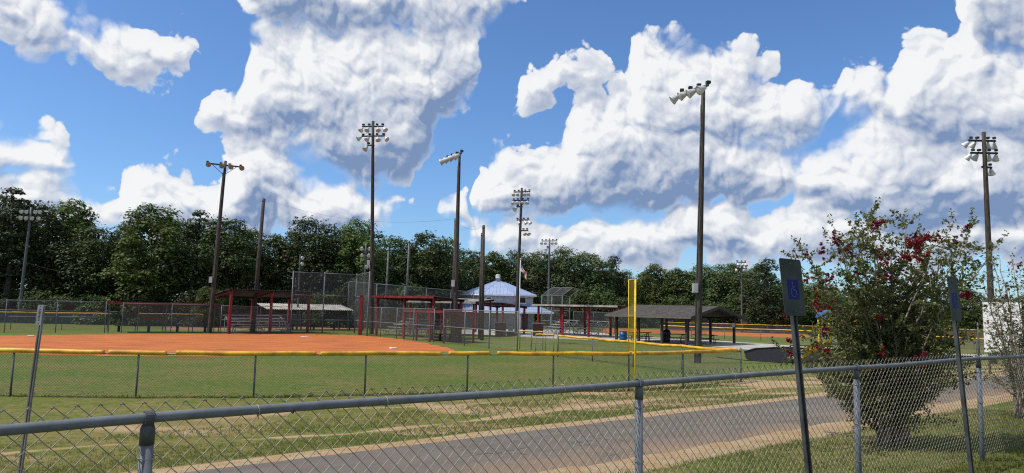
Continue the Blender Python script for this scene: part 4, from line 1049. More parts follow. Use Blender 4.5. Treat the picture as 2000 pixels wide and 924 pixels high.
def picnic_pavilion():
    A = at(G(1341, 675.5), 0); B = at(G(1208, 667.5), 0); lon = (B - A).normalized(); L = (B - A).length + 0.2; sh = Vector((lon.y, -lon.x, 0))
    if sh.y < 0: sh = -sh
    W = 7.6; f = thing('picnic_pavilion', 'open picnic pavilion with a low dark shingled gable roof on brown posts', 'pavilion', A)
    ze = Hz(A, 621); zr = Hz(A + sh * W / 2, 599.5)
    for i in range(4):
        for s_ in (0, 1):
            c = A + lon * (L * i / 3) + sh * (W * s_); MB().beam(at(c, -0.05), at(c, ze - 0.02), 0.17, 0.17, lon).build('post', WOODDARK, f)
    for s_ in (0, 1): MB().beam(at(A - lon * 0.3 + sh * W * s_, ze + 0.07), at(A + lon * (L + 0.3) + sh * W * s_, ze + 0.07), 0.09, 0.2).build('beam', WOODDARK, f)
    ov, oe = 0.75, 0.65; sl = (zr - ze - 0.15) / (W / 2)
    r0, r1 = at(A - lon * ov + sh * W / 2, zr), at(A + lon * (L + ov) + sh * W / 2, zr)
    for s_ in (-1, 1):
        dn = sh * (s_ * (W / 2 + oe)) + Vector((0, 0, -sl * (W / 2 + oe)))
        rf = MB().prism([r0, r1, r1 + dn, r0 + dn], (0, 0, 0.07)).build('roof_slope', SHINGLE, f)
        k = 17; mb = MB()
        for j in range(k):
            a0, a1 = r0 + dn * (j / k), r1 + dn * (j / k); b0, b1 = r0 + dn * ((j + 0.97) / k), r1 + dn * ((j + 0.97) / k)
            q = Vector((0, 0, 0.072)); mb.add([a0 + q, a1 + q, b1 + q + Vector((0, 0, 0.018)), b0 + q + Vector((0, 0, 0.018)), b0 + q, b1 + q], [(0, 1, 2, 3), (3, 2, 5, 4)])
        mb.build('shingle_course', SHINGLE, rf, kind='stuff')
        for e in (r0, r1): MB().beam(e + Vector((0, 0, -0.06)), e + dn + Vector((0, 0, -0.06)), 0.04, 0.17).build('barge_board', WOODDARK, rf)
        MB().beam(r0 + dn + Vector((0, 0, -0.01)), r1 + dn + Vector((0, 0, -0.01)), 0.03, 0.14).build('eave_board', mat('weathered_board', (0.14, 0.12, 0.10), 0.8), rf)
    for e in (A, A + lon * L):
        MB().prism([at(e - sh * 0.1, ze + 0.12), at(e + sh * (W + 0.1), ze + 0.12), at(e + sh * W / 2, zr - 0.06)], lon * 0.04).build('gable_panel', mat('brown_gable', (0.045, 0.028, 0.02), 0.8, 0, 0.2, 3), f)
    MB().box(at(A + sh * W + Vector((-0.1, -0.12, 0)), 1.55), (0.26, 0.03, 0.34)).build('notice', OFFWHITE, f)
    sl_ = MB().prism([at(A - lon * .4 - sh * .4, 0.013), at(A + lon * (L + .4) - sh * .4, 0.013), at(A + lon * (L + .4) + sh * (W + .4), 0.013), at(A - lon * .4 + sh * (W + .4), 0.013)], (0, 0, 0.03)).build('floor_slab', CONCRETE, f)
    return A, lon, sh, L, W
PA, PLON, PSH, PL, PW = picnic_pavilion()
def picnic_table(label, c, rz):
    f = thing('picnic_table', label, 'picnic table', at(c, 0.045), 'picnic tables under the pavilion'); d = Vector((math.cos(rz), math.sin(rz), 0)); n_ = Vector((-d.y, d.x, 0)); L = 1.8; z0 = 0.045
    for k in range(3): MB().beam(at(c - d * L / 2 + n_ * (0.25 * (k - 1)), z0 + 0.74), at(c + d * L / 2 + n_ * (0.25 * (k - 1)), z0 + 0.74), 0.235, 0.045).build('top_plank', WOODDARK, f)
    for s_ in (-1, 1):
        MB().beam(at(c - d * L / 2 + n_ * (0.66 * s_), z0 + 0.43), at(c + d * L / 2 + n_ * (0.66 * s_), z0 + 0.43), 0.25, 0.045).build('bench_plank', WOODDARK, f)
        e = c + d * (0.62 * s_); mb = MB()
        for q in (-1, 1):
            mb.tube([at(e + n_ * (0.30 * q), z0 + 0.71), at(e + n_ * (0.30 * q), z0 + 0.30), at(e + n_ * (0.36 * q), z0 + 0.05), at(e + n_ * (0.52 * q), z0 + 0.03), at(e + n_ * (0.66 * q), z0 + 0.10), at(e + n_ * (0.66 * q), z0 + 0.41)], 0.028, 6)
        mb.beam(at(e - n_ * 0.33, z0 + 0.69), at(e + n_ * 0.33, z0 + 0.69), 0.05, 0.04); mb.build('leg_frame', BLACKPAINT, f, True)
        MB().beam(at(e, z0 + 0.68), at(c + d * 0.12 * s_, z0 + 0.35), 0.03, 0.03).build('brace', BLACKPAINT, f)
rz = math.atan2(-PLON.y, -PLON.x)
rzt = 0.05
picnic_table('picnic table at the left end under the pavilion', PA + PLON * (PL * 0.80) + PSH * 1.5, rzt)
picnic_table('picnic table in the middle under the pavilion beside the black bin', PA + PLON * (PL * 0.30) + PSH * 1.6, rzt)
picnic_table('picnic table at the right end under the pavilion', PA + PLON * (PL * 0.02) + PSH * 3.0, rzt)
p = at(G(1217, 669), 0); f = thing('trash_barrel', 'blue plastic barrel standing beside the left pavilion post', 'barrel', p)
MB().lathe([(0.0, 0.0), (0.29, 0.0), (0.30, 0.03), (0.30, 0.28), (0.312, 0.30), (0.30, 0.32), (0.30, 0.58), (0.312, 0.60), (0.30, 0.62), (0.295, 0.88), (0.27, 0.88), (0.26, 0.3)], p, (0, 0, 1), 18).build('drum', BLUEPLASTIC, f, True); MB().lathe([(0.295, 0.86), (0.318, 0.87), (0.318, 0.90), (0.28, 0.90)], p, (0, 0, 1), 18).build('rim', BLUEPLASTIC, f, True)
p = at(G(1302, 670), 0.044); f = thing('trash_can', 'black domed trash can under the pavilion', 'trash can', p)
MB().lathe([(0.0, 0.0), (0.26, 0.0), (0.29, 0.1), (0.31, 0.72), (0.33, 0.74), (0.33, 0.78)], p, (0, 0, 1), 18).build('bin', BLACKPLASTIC, f, True); MB().lathe([(0.33, 0.77), (0.31, 0.90), (0.22, 1.02), (0.10, 1.07), (0.0, 1.08)], p, (0, 0, 1), 18).build('dome_lid', BLACKPLASTIC, f, True)

# ------------------------------------------------------------------ brick piers, bin, flag
def brick_pier(label, px0, px1, py, ytop, depth=0.8, cap=True):
    a, b = at(G(px0, py), 0), at(G(px1, py), 0); z = Hz(a, ytop); f = thing('brick_pier', label, 'brick pier', a, 'brick piers before the building'); n_ = Vector((0, depth, 0))
    MB().prism([a, b, b + n_, a + n_], (0, 0, z)).build('brickwork', BRICK, f); e = Vector((0.05, 0, 0))
    MB().prism([at(a, z) - e - Vector((0, .05, 0)), at(b, z) + e - Vector((0, .05, 0)), at(b, z) + e + n_, at(a, z) - e + n_], (0, 0, 0.09)).build('capstone', mat('stone_cap', (0.22, 0.20, 0.18), 0.85), f)
brick_pier('left brick pier with a pale capstone in front of the building', 967, 988, 657, 631)
brick_pier('right brick pier beside the yellow-topped gate', 1041, 1061, 657, 633)
brick_pier('low brick planter wall joining the left pier', 989, 1012, 656.5, 649, 1.2)
p = at(G(997, 654), 0); f = thing('trash_can', 'grey-green bin standing behind the left brick pier', 'trash can', p); MB().box(at(p, 0.55), (0.5, 0.5, 1.0)).build('bin', GREYGREEN, f); MB().box(at(p, 1.08), (0.56, 0.56, 0.07)).build('lid', GREYGREEN, f); 
def flag():
    p = at(GD(1014.5, 62), 0); top = Hz(p, 507); f = thing('flagpole', 'thin white flagpole with a drooping striped flag before the trees', 'flagpole', p)
    MB().tube([at(p, 0), at(p, top)], [0.045, 0.028], 10).build('pole', WHITE, f, True); MB().lathe([(0.0, 0.08), (0.05, 0.05), (0.06, 0.0), (0.05, -0.05), (0.0, -0.06)], at(p, top + 0.05), (0, 0, 1), 12).build('finial', YPAINT, f, True)
    zt = Hz(p, 517); d = Vector((0.62, -0.35, 0)).normalized()
    red = mat('flag_red', (0.42, 0.03, 0.05), 0.8); blu = mat('flag_blue', (0.03, 0.04, 0.16), 0.8); wh = mat('flag_white', (0.7, 0.68, 0.66), 0.8)
    def pt(u, v):                                            # limp cloth: folds in and droops away from the pole
        out = 0.62 * u ** 0.9; drop = 0.80 * u ** 1.15
        return at(p, zt) + d * (0.04 + out) + Vector((0.05 * math.sin(9 * u + 4 * v), 0.07 * math.sin(7 * u + 3 * v), -drop - 0.52 * v))
    for k in range(13):
        mb = MB(); n = 14; v0, v1 = k / 13, (k + 1) / 13
        for i in range(n):
            u0, u1 = i / n, (i + 1) / n
            if k < 7 and u1 <= 0.42: continue
            mb.quad(pt(u0, v0), pt(u1, v0), pt(u1, v1), pt(u0, v1))
        mb.build('stripe', red if k % 2 == 0 else wh, f, True)
    mb = MB()
    for k in range(7):
        for i in range(6): u0, u1 = i / 14, (i + 1) / 14; mb.quad(pt(u0, k / 13), pt(u1, k / 13), pt(u1, (k + 1) / 13), pt(u0, (k + 1) / 13))
    cn = mb.build('canton', blu, f, True); mb = MB()
    for k in range(5):
        for i in range(6):
            u, v = 0.035 + 0.06 * i, 0.04 + 0.105 * k; q = pt(u, v) + Vector((0, -0.012, 0)); mb.add([q + Vector((0.018 * math.sin(2 * math.pi * j / 5 * 1 + 0), 0, 0.018 * math.cos(2 * math.pi * j / 5))) for j in range(5)], [(0, 1, 2, 3, 4)])
    mb.build('star', wh, cn)
flag()

# ------------------------------------------------------------------ playground behind the shrub
def playground_border():
    pts = [G(1455, 690), G(1475, 684), G(1530, 681), G(1640, 686), G(1760, 692), G(1900, 700)]
    pts2 = [G(1540, 710), G(1460, 705), G(1400, 698.5)]
    f = thing('play_area_border', 'black timber border round the rubber play surface', 'border', at(pts[0], 0))
    for a, b in zip(pts, pts[1:]): MB().beam(V(a, 0.07), V(b, 0.07), 0.10, 0.16).build('border_board', BLACKPLASTIC, f)
    for a, b in zip(pts2, pts2[1:]): MB().beam(V(a, 0.015), V(b, 0.015), 0.08, 0.06).build('border_board', BLACKPLASTIC, f)
playground_border()
def playset():
    c = at(GD(1650, 41), 0); f = thing('play_structure', 'yellow and blue climbing frame with a slide seen through the crepe myrtle', 'playground', c)
    for x in (-1.2, 0.2, 1.6):
        for y in (-0.7, 0.7): MB().tube([c + Vector((x, y, 0)), c + Vector((x, y, 2.5))], 0.06, 10).build('post', YPAINT, f, True)
    MB().box(c + Vector((0.2, 0, 1.0)), (2.9, 1.5, 0.08)).build('deck', GREYGREEN, f)
    for y in (-0.72, 0.72):
        for k in range(9): MB().tube([c + Vector((-1.1 + 0.33 * k, y, 1.05)), c + Vector((-1.1 + 0.33 * k, y, 1.75))], 0.015, 6).build('baluster', BLUEPLASTIC, f)
        MB().tube([c + Vector((-1.2, y, 1.78)), c + Vector((1.6, y, 1.78))], 0.03, 8).build('rail', BLUEPLASTIC, f, True)
    mb = MB(); r_ = []
    for i in range(9):
        a = math.pi * i / 8; r_.append(Vector((-0.5 + 0.85 * math.cos(a), 0, 2.45 + 0.45 * math.sin(a))))
    for u, v_ in zip(r_, r_[1:]): mb.quad(c + u + Vector((0, -.8, 0)), c + v_ + Vector((0, -.8, 0)), c + v_ + Vector((0, .8, 0)), c + u + Vector((0, .8, 0)))
    mb.build('roof_arch', BLUEPLASTIC, f, True)
    MB().prism([c + Vector((0.7, -0.75, 1.1)), c + Vector((1.35, -0.75, 1.1)), c + Vector((1.35, -0.75, 2.35)), c + Vector((1.0, -0.75, 2.7)), c + Vector((0.7, -0.75, 2.35))], (0, 0.05, 0)).build('panel', mat('orange_plastic', (0.75, 0.30, 0.01), 0.4), f)
    s0, s1 = c + Vector((-1.25, -0.3, 1.0)), c + Vector((-3.0, -0.9, 0.25)); n_ = Vector((0.3, -0.95, 0)) * 0.28
    mb = MB()
    for o, h in ((-1, 0.16), (1, 0.16)): mb.beam(s0 + n_ * o + Vector((0, 0, h / 2)), s1 + n_ * o + Vector((0, 0, h / 2)), 0.05, 0.24)
    mb.quad(s0 - n_, s0 + n_, s1 + n_, s1 - n_); mb.quad(s1 - n_, s1 + n_, s1 + n_ + Vector((-.5, -.1, -.06)), s1 - n_ + Vector((-.5, -.1, -.06))); mb.build('slide', YELLOW, f)
    MB().tube([s1 + Vector((0.1, 0, 0)), at(s1 + Vector((0.0, -0.1, 0)), 0)], 0.03, 8).build('slide_leg', BLACKPAINT, f)
playset()
c = at(GD(1532, 37), 0)
f = thing('swing_frame', 'black A-frame legs standing on the rubber surface left of the shrub', 'swing', c)
for dx, dy in ((-0.35, -0.3), (0.55, 0.4)): MB().tube([c + Vector((dx, dy, 0)), c + Vector((0.30, 0.05, 1.0))], 0.028, 8).build('leg', BLACKPAINT, f, True)
MB().tube([c + Vector((0.30, 0.05, 1.0)), c + Vector((2.6, 0.6, 1.0))], 0.03, 8).build('top_bar', BLACKPAINT, f, True)
def white_board():
    a, b = at(GD(1920, 31), 0), at(GD(1996, 30.2), 0); g0 = gz(a.x, a.y); z0, z1 = Hz(a, 688), Hz(a, 590); d = (b - a).normalized(); n_ = Vector((d.y, -d.x, 0))
    f = thing('notice_board', 'large white metal board on steel posts behind the right-hand shrub', 'board', at(a, g0))
    hm = (z0 + z1) / 2 + 0.3
    for nm, u, v_ in (('upper_panel', hm + 0.006, z1), ('lower_panel', z0, hm - 0.006)): MB().prism([at(a, u), at(b, u), at(b, v_), at(a, v_)], -n_ * 0.09).build(nm, WHITE, f)
    for t in (0.12, 0.88): q = a.lerp(b, t) - n_ * 0.14; MB().tube([at(q, g0 - .2), at(q, z1 - 0.1)], 0.05, 8).build('post', GALV_D, f, True)
    q = a + d * 0.13 + n_ * 0.005; MB().prism([at(q, hm - .15), at(q + d * .07, hm - .15), at(q + d * .07, hm + .0), at(q, hm + .0)], n_ * 0.004).build('red_label', REDPAINT, f)
    q = a + d * 0.16 + n_ * 0.005; MB().prism([at(q, z0 + .16), at(q + d * .22, z0 + .16), at(q + d * .22, z0 + .22), at(q, z0 + .22)], n_ * 0.004).build('black_label', BLACKPAINT, f)
    q = a + d * 0.9 + n_ * 0.005; MB().prism([at(q, z0 + .32), at(q + d * .30, z0 + .32), at(q + d * .30, z0 + .37), at(q, z0 + .37)], n_ * 0.004).build('red_label', REDPAINT, f)
white_board()

# ------------------------------------------------------------------ vegetation
import numpy as np
def leaf_mesh(name, cen, nor, size, m_, seed, aspect=0.55, jit=0.35):
    """one small pointed leaf (two triangles) at every centre"""
    g = np.random.default_rng(seed); n = len(cen)
    nor = nor + g.normal(0, jit, (n, 3)); nor /= np.linalg.norm(nor, axis=1)[:, None] + 1e-9
    t = g.normal(0, 1, (n, 3)); t -= nor * (t * nor).sum(1)[:, None]; t /= np.linalg.norm(t, axis=1)[:, None] + 1e-9
    b = np.cross(nor, t); s = (size * g.uniform(0.65, 1.3, n))[:, None]
    v = np.empty((n, 4, 3)); v[:, 0] = cen - t * s; v[:, 1] = cen + b * s * aspect + nor * s * 0.12; v[:, 2] = cen + t * s; v[:, 3] = cen - b * s * aspect + nor * s * 0.12
    me = bpy.data.meshes.new(name); me.vertices.add(n * 4); me.vertices.foreach_set('co', v.reshape(-1))
    me.loops.add(n * 4); me.loops.foreach_set('vertex_index', np.arange(n * 4, dtype=np.int32))
    me.polygons.add(n); me.polygons.foreach_set('loop_start', np.arange(n, dtype=np.int32) * 4)
    me.update(calc_edges=True); me.materials.append(m_)
    return me
LEAF_DARK = leaf_mat('oak_leaves', (0.064, 0.094, 0.024), (0.032, 0.050, 0.014), 0.2, 0.28)
LEAF_MID = leaf_mat('sweetgum_leaves', (0.105, 0.150, 0.030), (0.046, 0.072, 0.016), 0.22, 0.25)
LEAF_HAZED = leaf_mat('hazed_oak_leaves', (0.104, 0.138, 0.048), (0.052, 0.076, 0.028), 0.22, 0.28)  # oak leaves with distance haze put into the colour
LEAF_PINE = leaf_mat('pine_needles', (0.048, 0.070, 0.026), (0.022, 0.036, 0.014), 0.12, 0.2)
LEAF_BUSH = leaf_mat('thicket_leaves', (0.066, 0.094, 0.024), (0.030, 0.048, 0.013), 0.2, 0.4)
BARK = mat('bark', (0.075, 0.058, 0.045), 0.9, 0, 0.3, 4, 0.4, 20)

def crown_points(seed, h, w, base, kind, nclump, per):
    g = np.random.default_rng(seed); cl = []
    tries = 0
    while len(cl) < nclump and tries < 6000:
        tries += 1
        u = g.uniform(0, 1); z = base * h + (1 - base) * h * u
        if kind == 'round': prof = math.sin(math.pi * min(1, 0.10 + 0.88 * u) ** 0.9) ** 0.6
        elif kind == 'tall': prof = (1 - u) ** 0.45 * min(1, 0.55 + u * 2)
        elif kind == 'pine': prof = (1 - u) ** 0.6 * min(1, 0.35 + u * 3)
        elif kind == 'cone': prof = (1 - u) ** 0.85 + 0.06
        else: prof = max(0.0, 1 - u * u) ** 0.5
        rr = w / 2 * prof * (0.80 + 0.30 * mnoise.noise((seed * 3.1 + math.cos(u * 5), u * 4, seed))) ; a = g.uniform(0, 2 * math.pi); q = rr * math.sqrt(g.uniform(0.12, 1))
        rc = w * g.uniform(0.075, 0.15) * (0.72 if kind in ('pine', 'cone') else 1.0)
        c = np.array((q * math.cos(a), q * math.sin(a), min(z, h - rc * 0.8)))
        if all(np.linalg.norm(c - k[0]) > 0.55 * (rc + k[1]) for k in cl): cl.append((c, rc))
    cen = []; nor = []
    for c, rc in cl:
        n = int(per * (rc / (w * 0.11)) ** 2 * g.uniform(0.6, 1.25)); d = g.normal(0, 1, (n, 3)); d /= np.linalg.norm(d, axis=1)[:, None]
        d[:, 2] = np.where(d[:, 2] < -0.55, -d[:, 2] * 0.6, d[:, 2])
        fl = 0.7 if kind == 'pine' else 1.05
        r = rc * (0.55 + 0.55 * g.random(n) ** 0.6); off = d * r[:, None] * np.array((1.12, 1.12, fl))
        off *= (1 + 0.28 * np.sin(d[:, :1] * 7 + c[0]) * np.cos(d[:, 1:2] * 6 + c[1]))
        cen.append(c + off); nor.append(d * 0.8 + np.array((0, 0, 0.45)))
    return cl, np.concatenate(cen), np.concatenate(nor)
PROTO = {}
def tree_proto(key, kind, h, w, base, lm, size, nclump, per, seed):
    cl, cen, nor = crown_points(seed, h, w, base, kind, nclump, per)
    me = leaf_mesh('crown', cen, nor, size, lm, seed, 0.62, 0.38)
    mb = MB(); r0 = h * 0.018; r = random.Random(seed)
    tops = h * (0.92 if kind in ('pine', 'cone') else 0.72)
    pts = [Vector((0.12 * math.sin(i * 1.3 + seed), 0.12 * math.cos(i * 1.1 + seed), tops * i / 6 - 0.2)) for i in range(7)]
    mb.tube(pts, [r0 * (1.15 - 0.9 * i / 6) for i in range(7)], 8)
    for c, rc in sorted(cl, key=lambda k: -k[1])[:14]:
        z0 = max(h * 0.12, min(c[2] - 0.35 * math.hypot(c[0], c[1]) - 0.4, tops * 0.9)); a = Vector((0, 0, z0)); e = Vector(tuple(c)); mid = a.lerp(e, 0.5) + Vector((0, 0, -0.12 * (e - a).length))
        mb.tube([a, mid, e], [r0 * 0.42, r0 * 0.28, r0 * 0.1], 5)
    tm = bpy.data.meshes.new('trunk'); tm.from_pydata([tuple(v) for v in mb.v], [], mb.f); tm.update(); tm.materials.append(BARK); tm.polygons.foreach_set('use_smooth', [True] * len(tm.polygons))
    PROTO[key] = (me, tm, h, w)
tree_proto('oak', 'round', 12, 9.0, 0.10, LEAF_DARK, 0.155, 70, 190, 11)
tree_proto('oak2', 'round', 12, 8.0, 0.06, LEAF_DARK, 0.15, 66, 190, 23)
tree_proto('gum', 'tall', 13, 7.0, 0.08, LEAF_MID, 0.15, 66, 180, 31)
tree_proto('gum2', 'round', 12, 7.2, 0.16, LEAF_MID, 0.15, 60, 180, 37)
tree_proto('pine', 'pine', 15, 6.4, 0.30, LEAF_PINE, 0.13, 62, 210, 41)
tree_proto('cone', 'cone', 13, 6.4, 0.05, LEAF_PINE, 0.12, 78, 200, 47)
tree_proto('bush', 'dome', 3.2, 5.2, 0.0, LEAF_BUSH, 0.12, 44, 150, 53)
tree_proto('bush2', 'dome', 4.2, 5.6, 0.0, LEAF_BUSH, 0.12, 50, 150, 59)
tree_proto('oak3', 'round', 12, 9.0, 0.10, LEAF_HAZED, 0.155, 70, 190, 61)
tree_proto('oak4', 'round', 12, 7.6, 0.06, LEAF_HAZED, 0.15, 66, 190, 67)
ADJ = {'oak': 'broad round-crowned dark green tree', 'oak2': 'dense dark green broadleaf tree', 'gum': 'tapering mid-green tree', 'gum2': 'loose-leaved mid-green tree', 'pine': 'tall pine with dark layered needles', 'cone': 'cone-shaped dark evergreen', 'oak3': 'broad round-crowned green tree', 'oak4': 'dense green broadleaf tree', 'bush': 'low leafy thicket bush', 'bush2': 'tall leafy thicket bush'}
CATN = {'pine': 'pine_tree', 'cone': 'evergreen_tree', 'bush': 'thicket_bush', 'bush2': 'thicket_bush'}
KS = {'oak': 'tree', 'oak2': 'tree', 'oak3': 'tree', 'oak4': 'tree', 'gum': 'tree', 'gum2': 'tree', 'pine': 'pine', 'cone': 'tree', 'bush': 'bush', 'bush2': 'tall bush'}
def tree(kind, px, D, ytop, wpx, where, group, rot=None, r=random.Random(17), back=False):
    if px > 930: kind = {'oak': 'oak3', 'oak2': 'oak4'}.get(kind, kind)  # oaks towards the right take the leaf colour lightened for haze
    cm, tm, h, w = PROTO[kind]; b = GD(px, D); H = max(1.2, Hz(b, ytop) - b.z)
    f = thing(CATN.get(kind, 'broadleaf_tree'), f"{('back-row ' + KS[kind]) if back or kind.startswith('bush') else ADJ[kind]} {where}".replace('back-row bush', 'bush').replace('back-row tall', 'tall'), 'bush' if kind.startswith('bush') else 'tree', b, group)
    sz = H / h; sw = (wpx * D / 1400) / w
    for nm, me in (('crown', cm), ('trunk', tm)):
        o = bpy.data.objects.new(nm, me); col.objects.link(o); o.parent = f
    f.scale = (sw, sw * r.uniform(0.85, 1.1), sz); f.rotation_euler.z = rot if rot is not None else r.uniform(0, 6.28)
    return f
GW = 'trees of the wood behind the fields'
# the skyline row, left to right: kind, column, top row, width, where it stands
ROW = [
 ('pine', 12, 366, 130, 'rising highest at the far left edge', 76), ('oak2', 60, 400, 110, 'beside the high left-edge pine', 78), ('gum2', 120, 392, 130, 'with a sunlit top, second from left', 82),
 ('oak', 185, 446, 130, 'in the dip between the two tall left clumps', 78), ('oak', 240, 440, 110, 'just left of the tall square-topped tree', 80), ('gum2', 290, 402, 140, 'with a square-topped crown', 76),
 ('pine', 378, 410, 105, 'with a tuft top by the slim pole', 80), ('oak2', 440, 428, 120, 'directly behind the slim four-disc light pole', 80), ('oak', 480, 448, 100, 'behind the left bare net pole', 84),
 ('gum', 532, 458, 95, 'right of the left bare net pole', 84), ('oak', 600, 430, 130, 'rounded above the tall backstop', 86), ('oak2', 655, 446, 100, 'left of the tall three-tier light pole', 88),
 ('gum2', 696, 430, 90, 'directly behind the tall three-tier light pole', 86), ('oak', 765, 464, 100, 'right of the tall three-tier light pole', 90), ('oak2', 822, 456, 105, 'above the maroon shelter', 90), ('oak', 868, 466, 90, 'behind the four side-on floodlights pole', 92),
 ('oak2', 918, 490, 90, 'left of the blue-roofed building', 108), ('gum', 962, 492, 85, 'behind the roof vent of the building', 110), ('oak', 1005, 492, 80, 'behind the flagpole', 112), ('oak2', 1050, 492, 85, 'right of the flagpole', 112),
 ('oak', 1098, 486, 95, 'behind the caged backstop', 114), ('oak2', 1150, 494, 100, 'right of the caged backstop', 114), ('cone', 1196, 500, 85, 'left of the sky gap by the yellow foul pole', 116), ('oak', 1222, 530, 50, 'lowest at the sky gap by the foul pole', 116),
 ('gum2', 1280, 516, 75, 'right of the sky gap over the pavilion', 118), ('gum', 1322, 524, 80, 'over the middle of the pavilion roof', 116), ('oak', 1372, 520, 90, 'right of the thick pole by the pavilion', 116), ('oak2', 1420, 514, 95, 'over the gable end of the pavilion', 114),
 ('cone', 1498, 506, 105, 'pointed and tall right of the pavilion', 96), ('oak2', 1462, 530, 80, 'beside the far grey light pole', 110), ('gum2', 1545, 545, 90, 'left of the larger parking sign', 100), ('oak', 1600, 555, 100, 'half hidden by the larger parking sign', 105),
 ('oak2', 1690, 560, 120, 'hidden behind the crepe myrtle', 108), ('gum', 1780, 570, 110, 'behind the right half of the crepe myrtle', 108), ('gum2', 1880, 562, 100, 'light green beside the narrower parking sign', 78), ('oak', 1950, 585, 110, 'behind the white board', 90), ('oak2', 2030, 575, 120, 'past the right edge beyond the white board', 90), ('oak', -70, 400, 150, 'past the left edge of the wood', 78),
]
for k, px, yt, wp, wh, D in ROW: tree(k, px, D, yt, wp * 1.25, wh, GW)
r2 = random.Random(99)
back_names = []
def second_row():
    """more trees behind, whose tops fill between those of the front row"""
    xs = list(range(-60, 1240, 46)); kinds = ['oak', 'oak2', 'gum', 'gum2', 'oak2', 'pine']
    def sky(px):
        best = min(ROW, key=lambda q: abs(q[1] - px)); return best[2], best[5]
    for i, px in enumerate(xs):
        yt, D = sky(px); y = yt + r2.uniform(14, 34); k = kinds[r2.randrange(6)]
        if 880 < px and k == 'pine': k = 'oak'
        near = min(ROW, key=lambda q: abs(q[1] - px))
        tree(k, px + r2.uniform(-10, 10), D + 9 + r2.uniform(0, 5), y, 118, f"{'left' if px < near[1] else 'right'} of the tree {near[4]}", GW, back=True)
    for i, px in enumerate(range(1262, 1640, 44)):
        near = min(ROW, key=lambda q: abs(q[1] - px))
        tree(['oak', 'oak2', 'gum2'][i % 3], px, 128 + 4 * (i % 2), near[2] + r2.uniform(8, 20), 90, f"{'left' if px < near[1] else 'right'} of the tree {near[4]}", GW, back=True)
second_row()
GB = 'bushes along the edge of the wood'
def thicket():
    i = 0
    marks = [(0, 'at the foot of the wood at the far left'), (230, 'below the trees left of the long dugout'), (330, 'behind the long left dugout'), (440, 'behind the slim light pole'), (560, 'behind the left grandstand'), (660, 'behind the tall backstop'), (780, 'behind the maroon shelter'), (900, 'left of the blue-roofed building'), (1060, 'right of the blue-roofed building'), (1150, 'behind the long flat shelter'), (1260, 'behind the foul pole'), (1380, 'behind the pavilion'), (1500, 'right of the pavilion'), (1640, 'behind the crepe myrtle'), (1880, 'at the right edge beyond the path')]
    for px in range(-40, 2040, 38):
        D = 73 if px < 450 else 80 if px < 860 else 106 if px < 1250 else 108 if px < 1560 else 100
        if 860 < px < 1250 and px % 2: D += 2
        yt = (575 if px < 450 else 566 if px < 860 else 586 if px < 1250 else 596 if px < 1560 else 606) + r2.uniform(-16, 16)
        w_ = min(marks, key=lambda q: abs(q[0] - px)); j = sum(1 for q in range(-40, px, 38) if min(marks, key=lambda z: abs(z[0] - q)) is w_)
        tree('bush2' if i % 2 else 'bush', px + r2.uniform(-8, 8), D + r2.uniform(0, 3), yt, 95, f"{w_[1]}, {['first', 'second', 'third', 'fourth', 'fifth', 'sixth', 'seventh'][min(j, 6)] + ' from left'}", GB)
        i += 1
thicket()
sp_ = tree('gum2', 405, 71.5, 560, 60, 'small and pale, sunlit behind the dugout', GB)

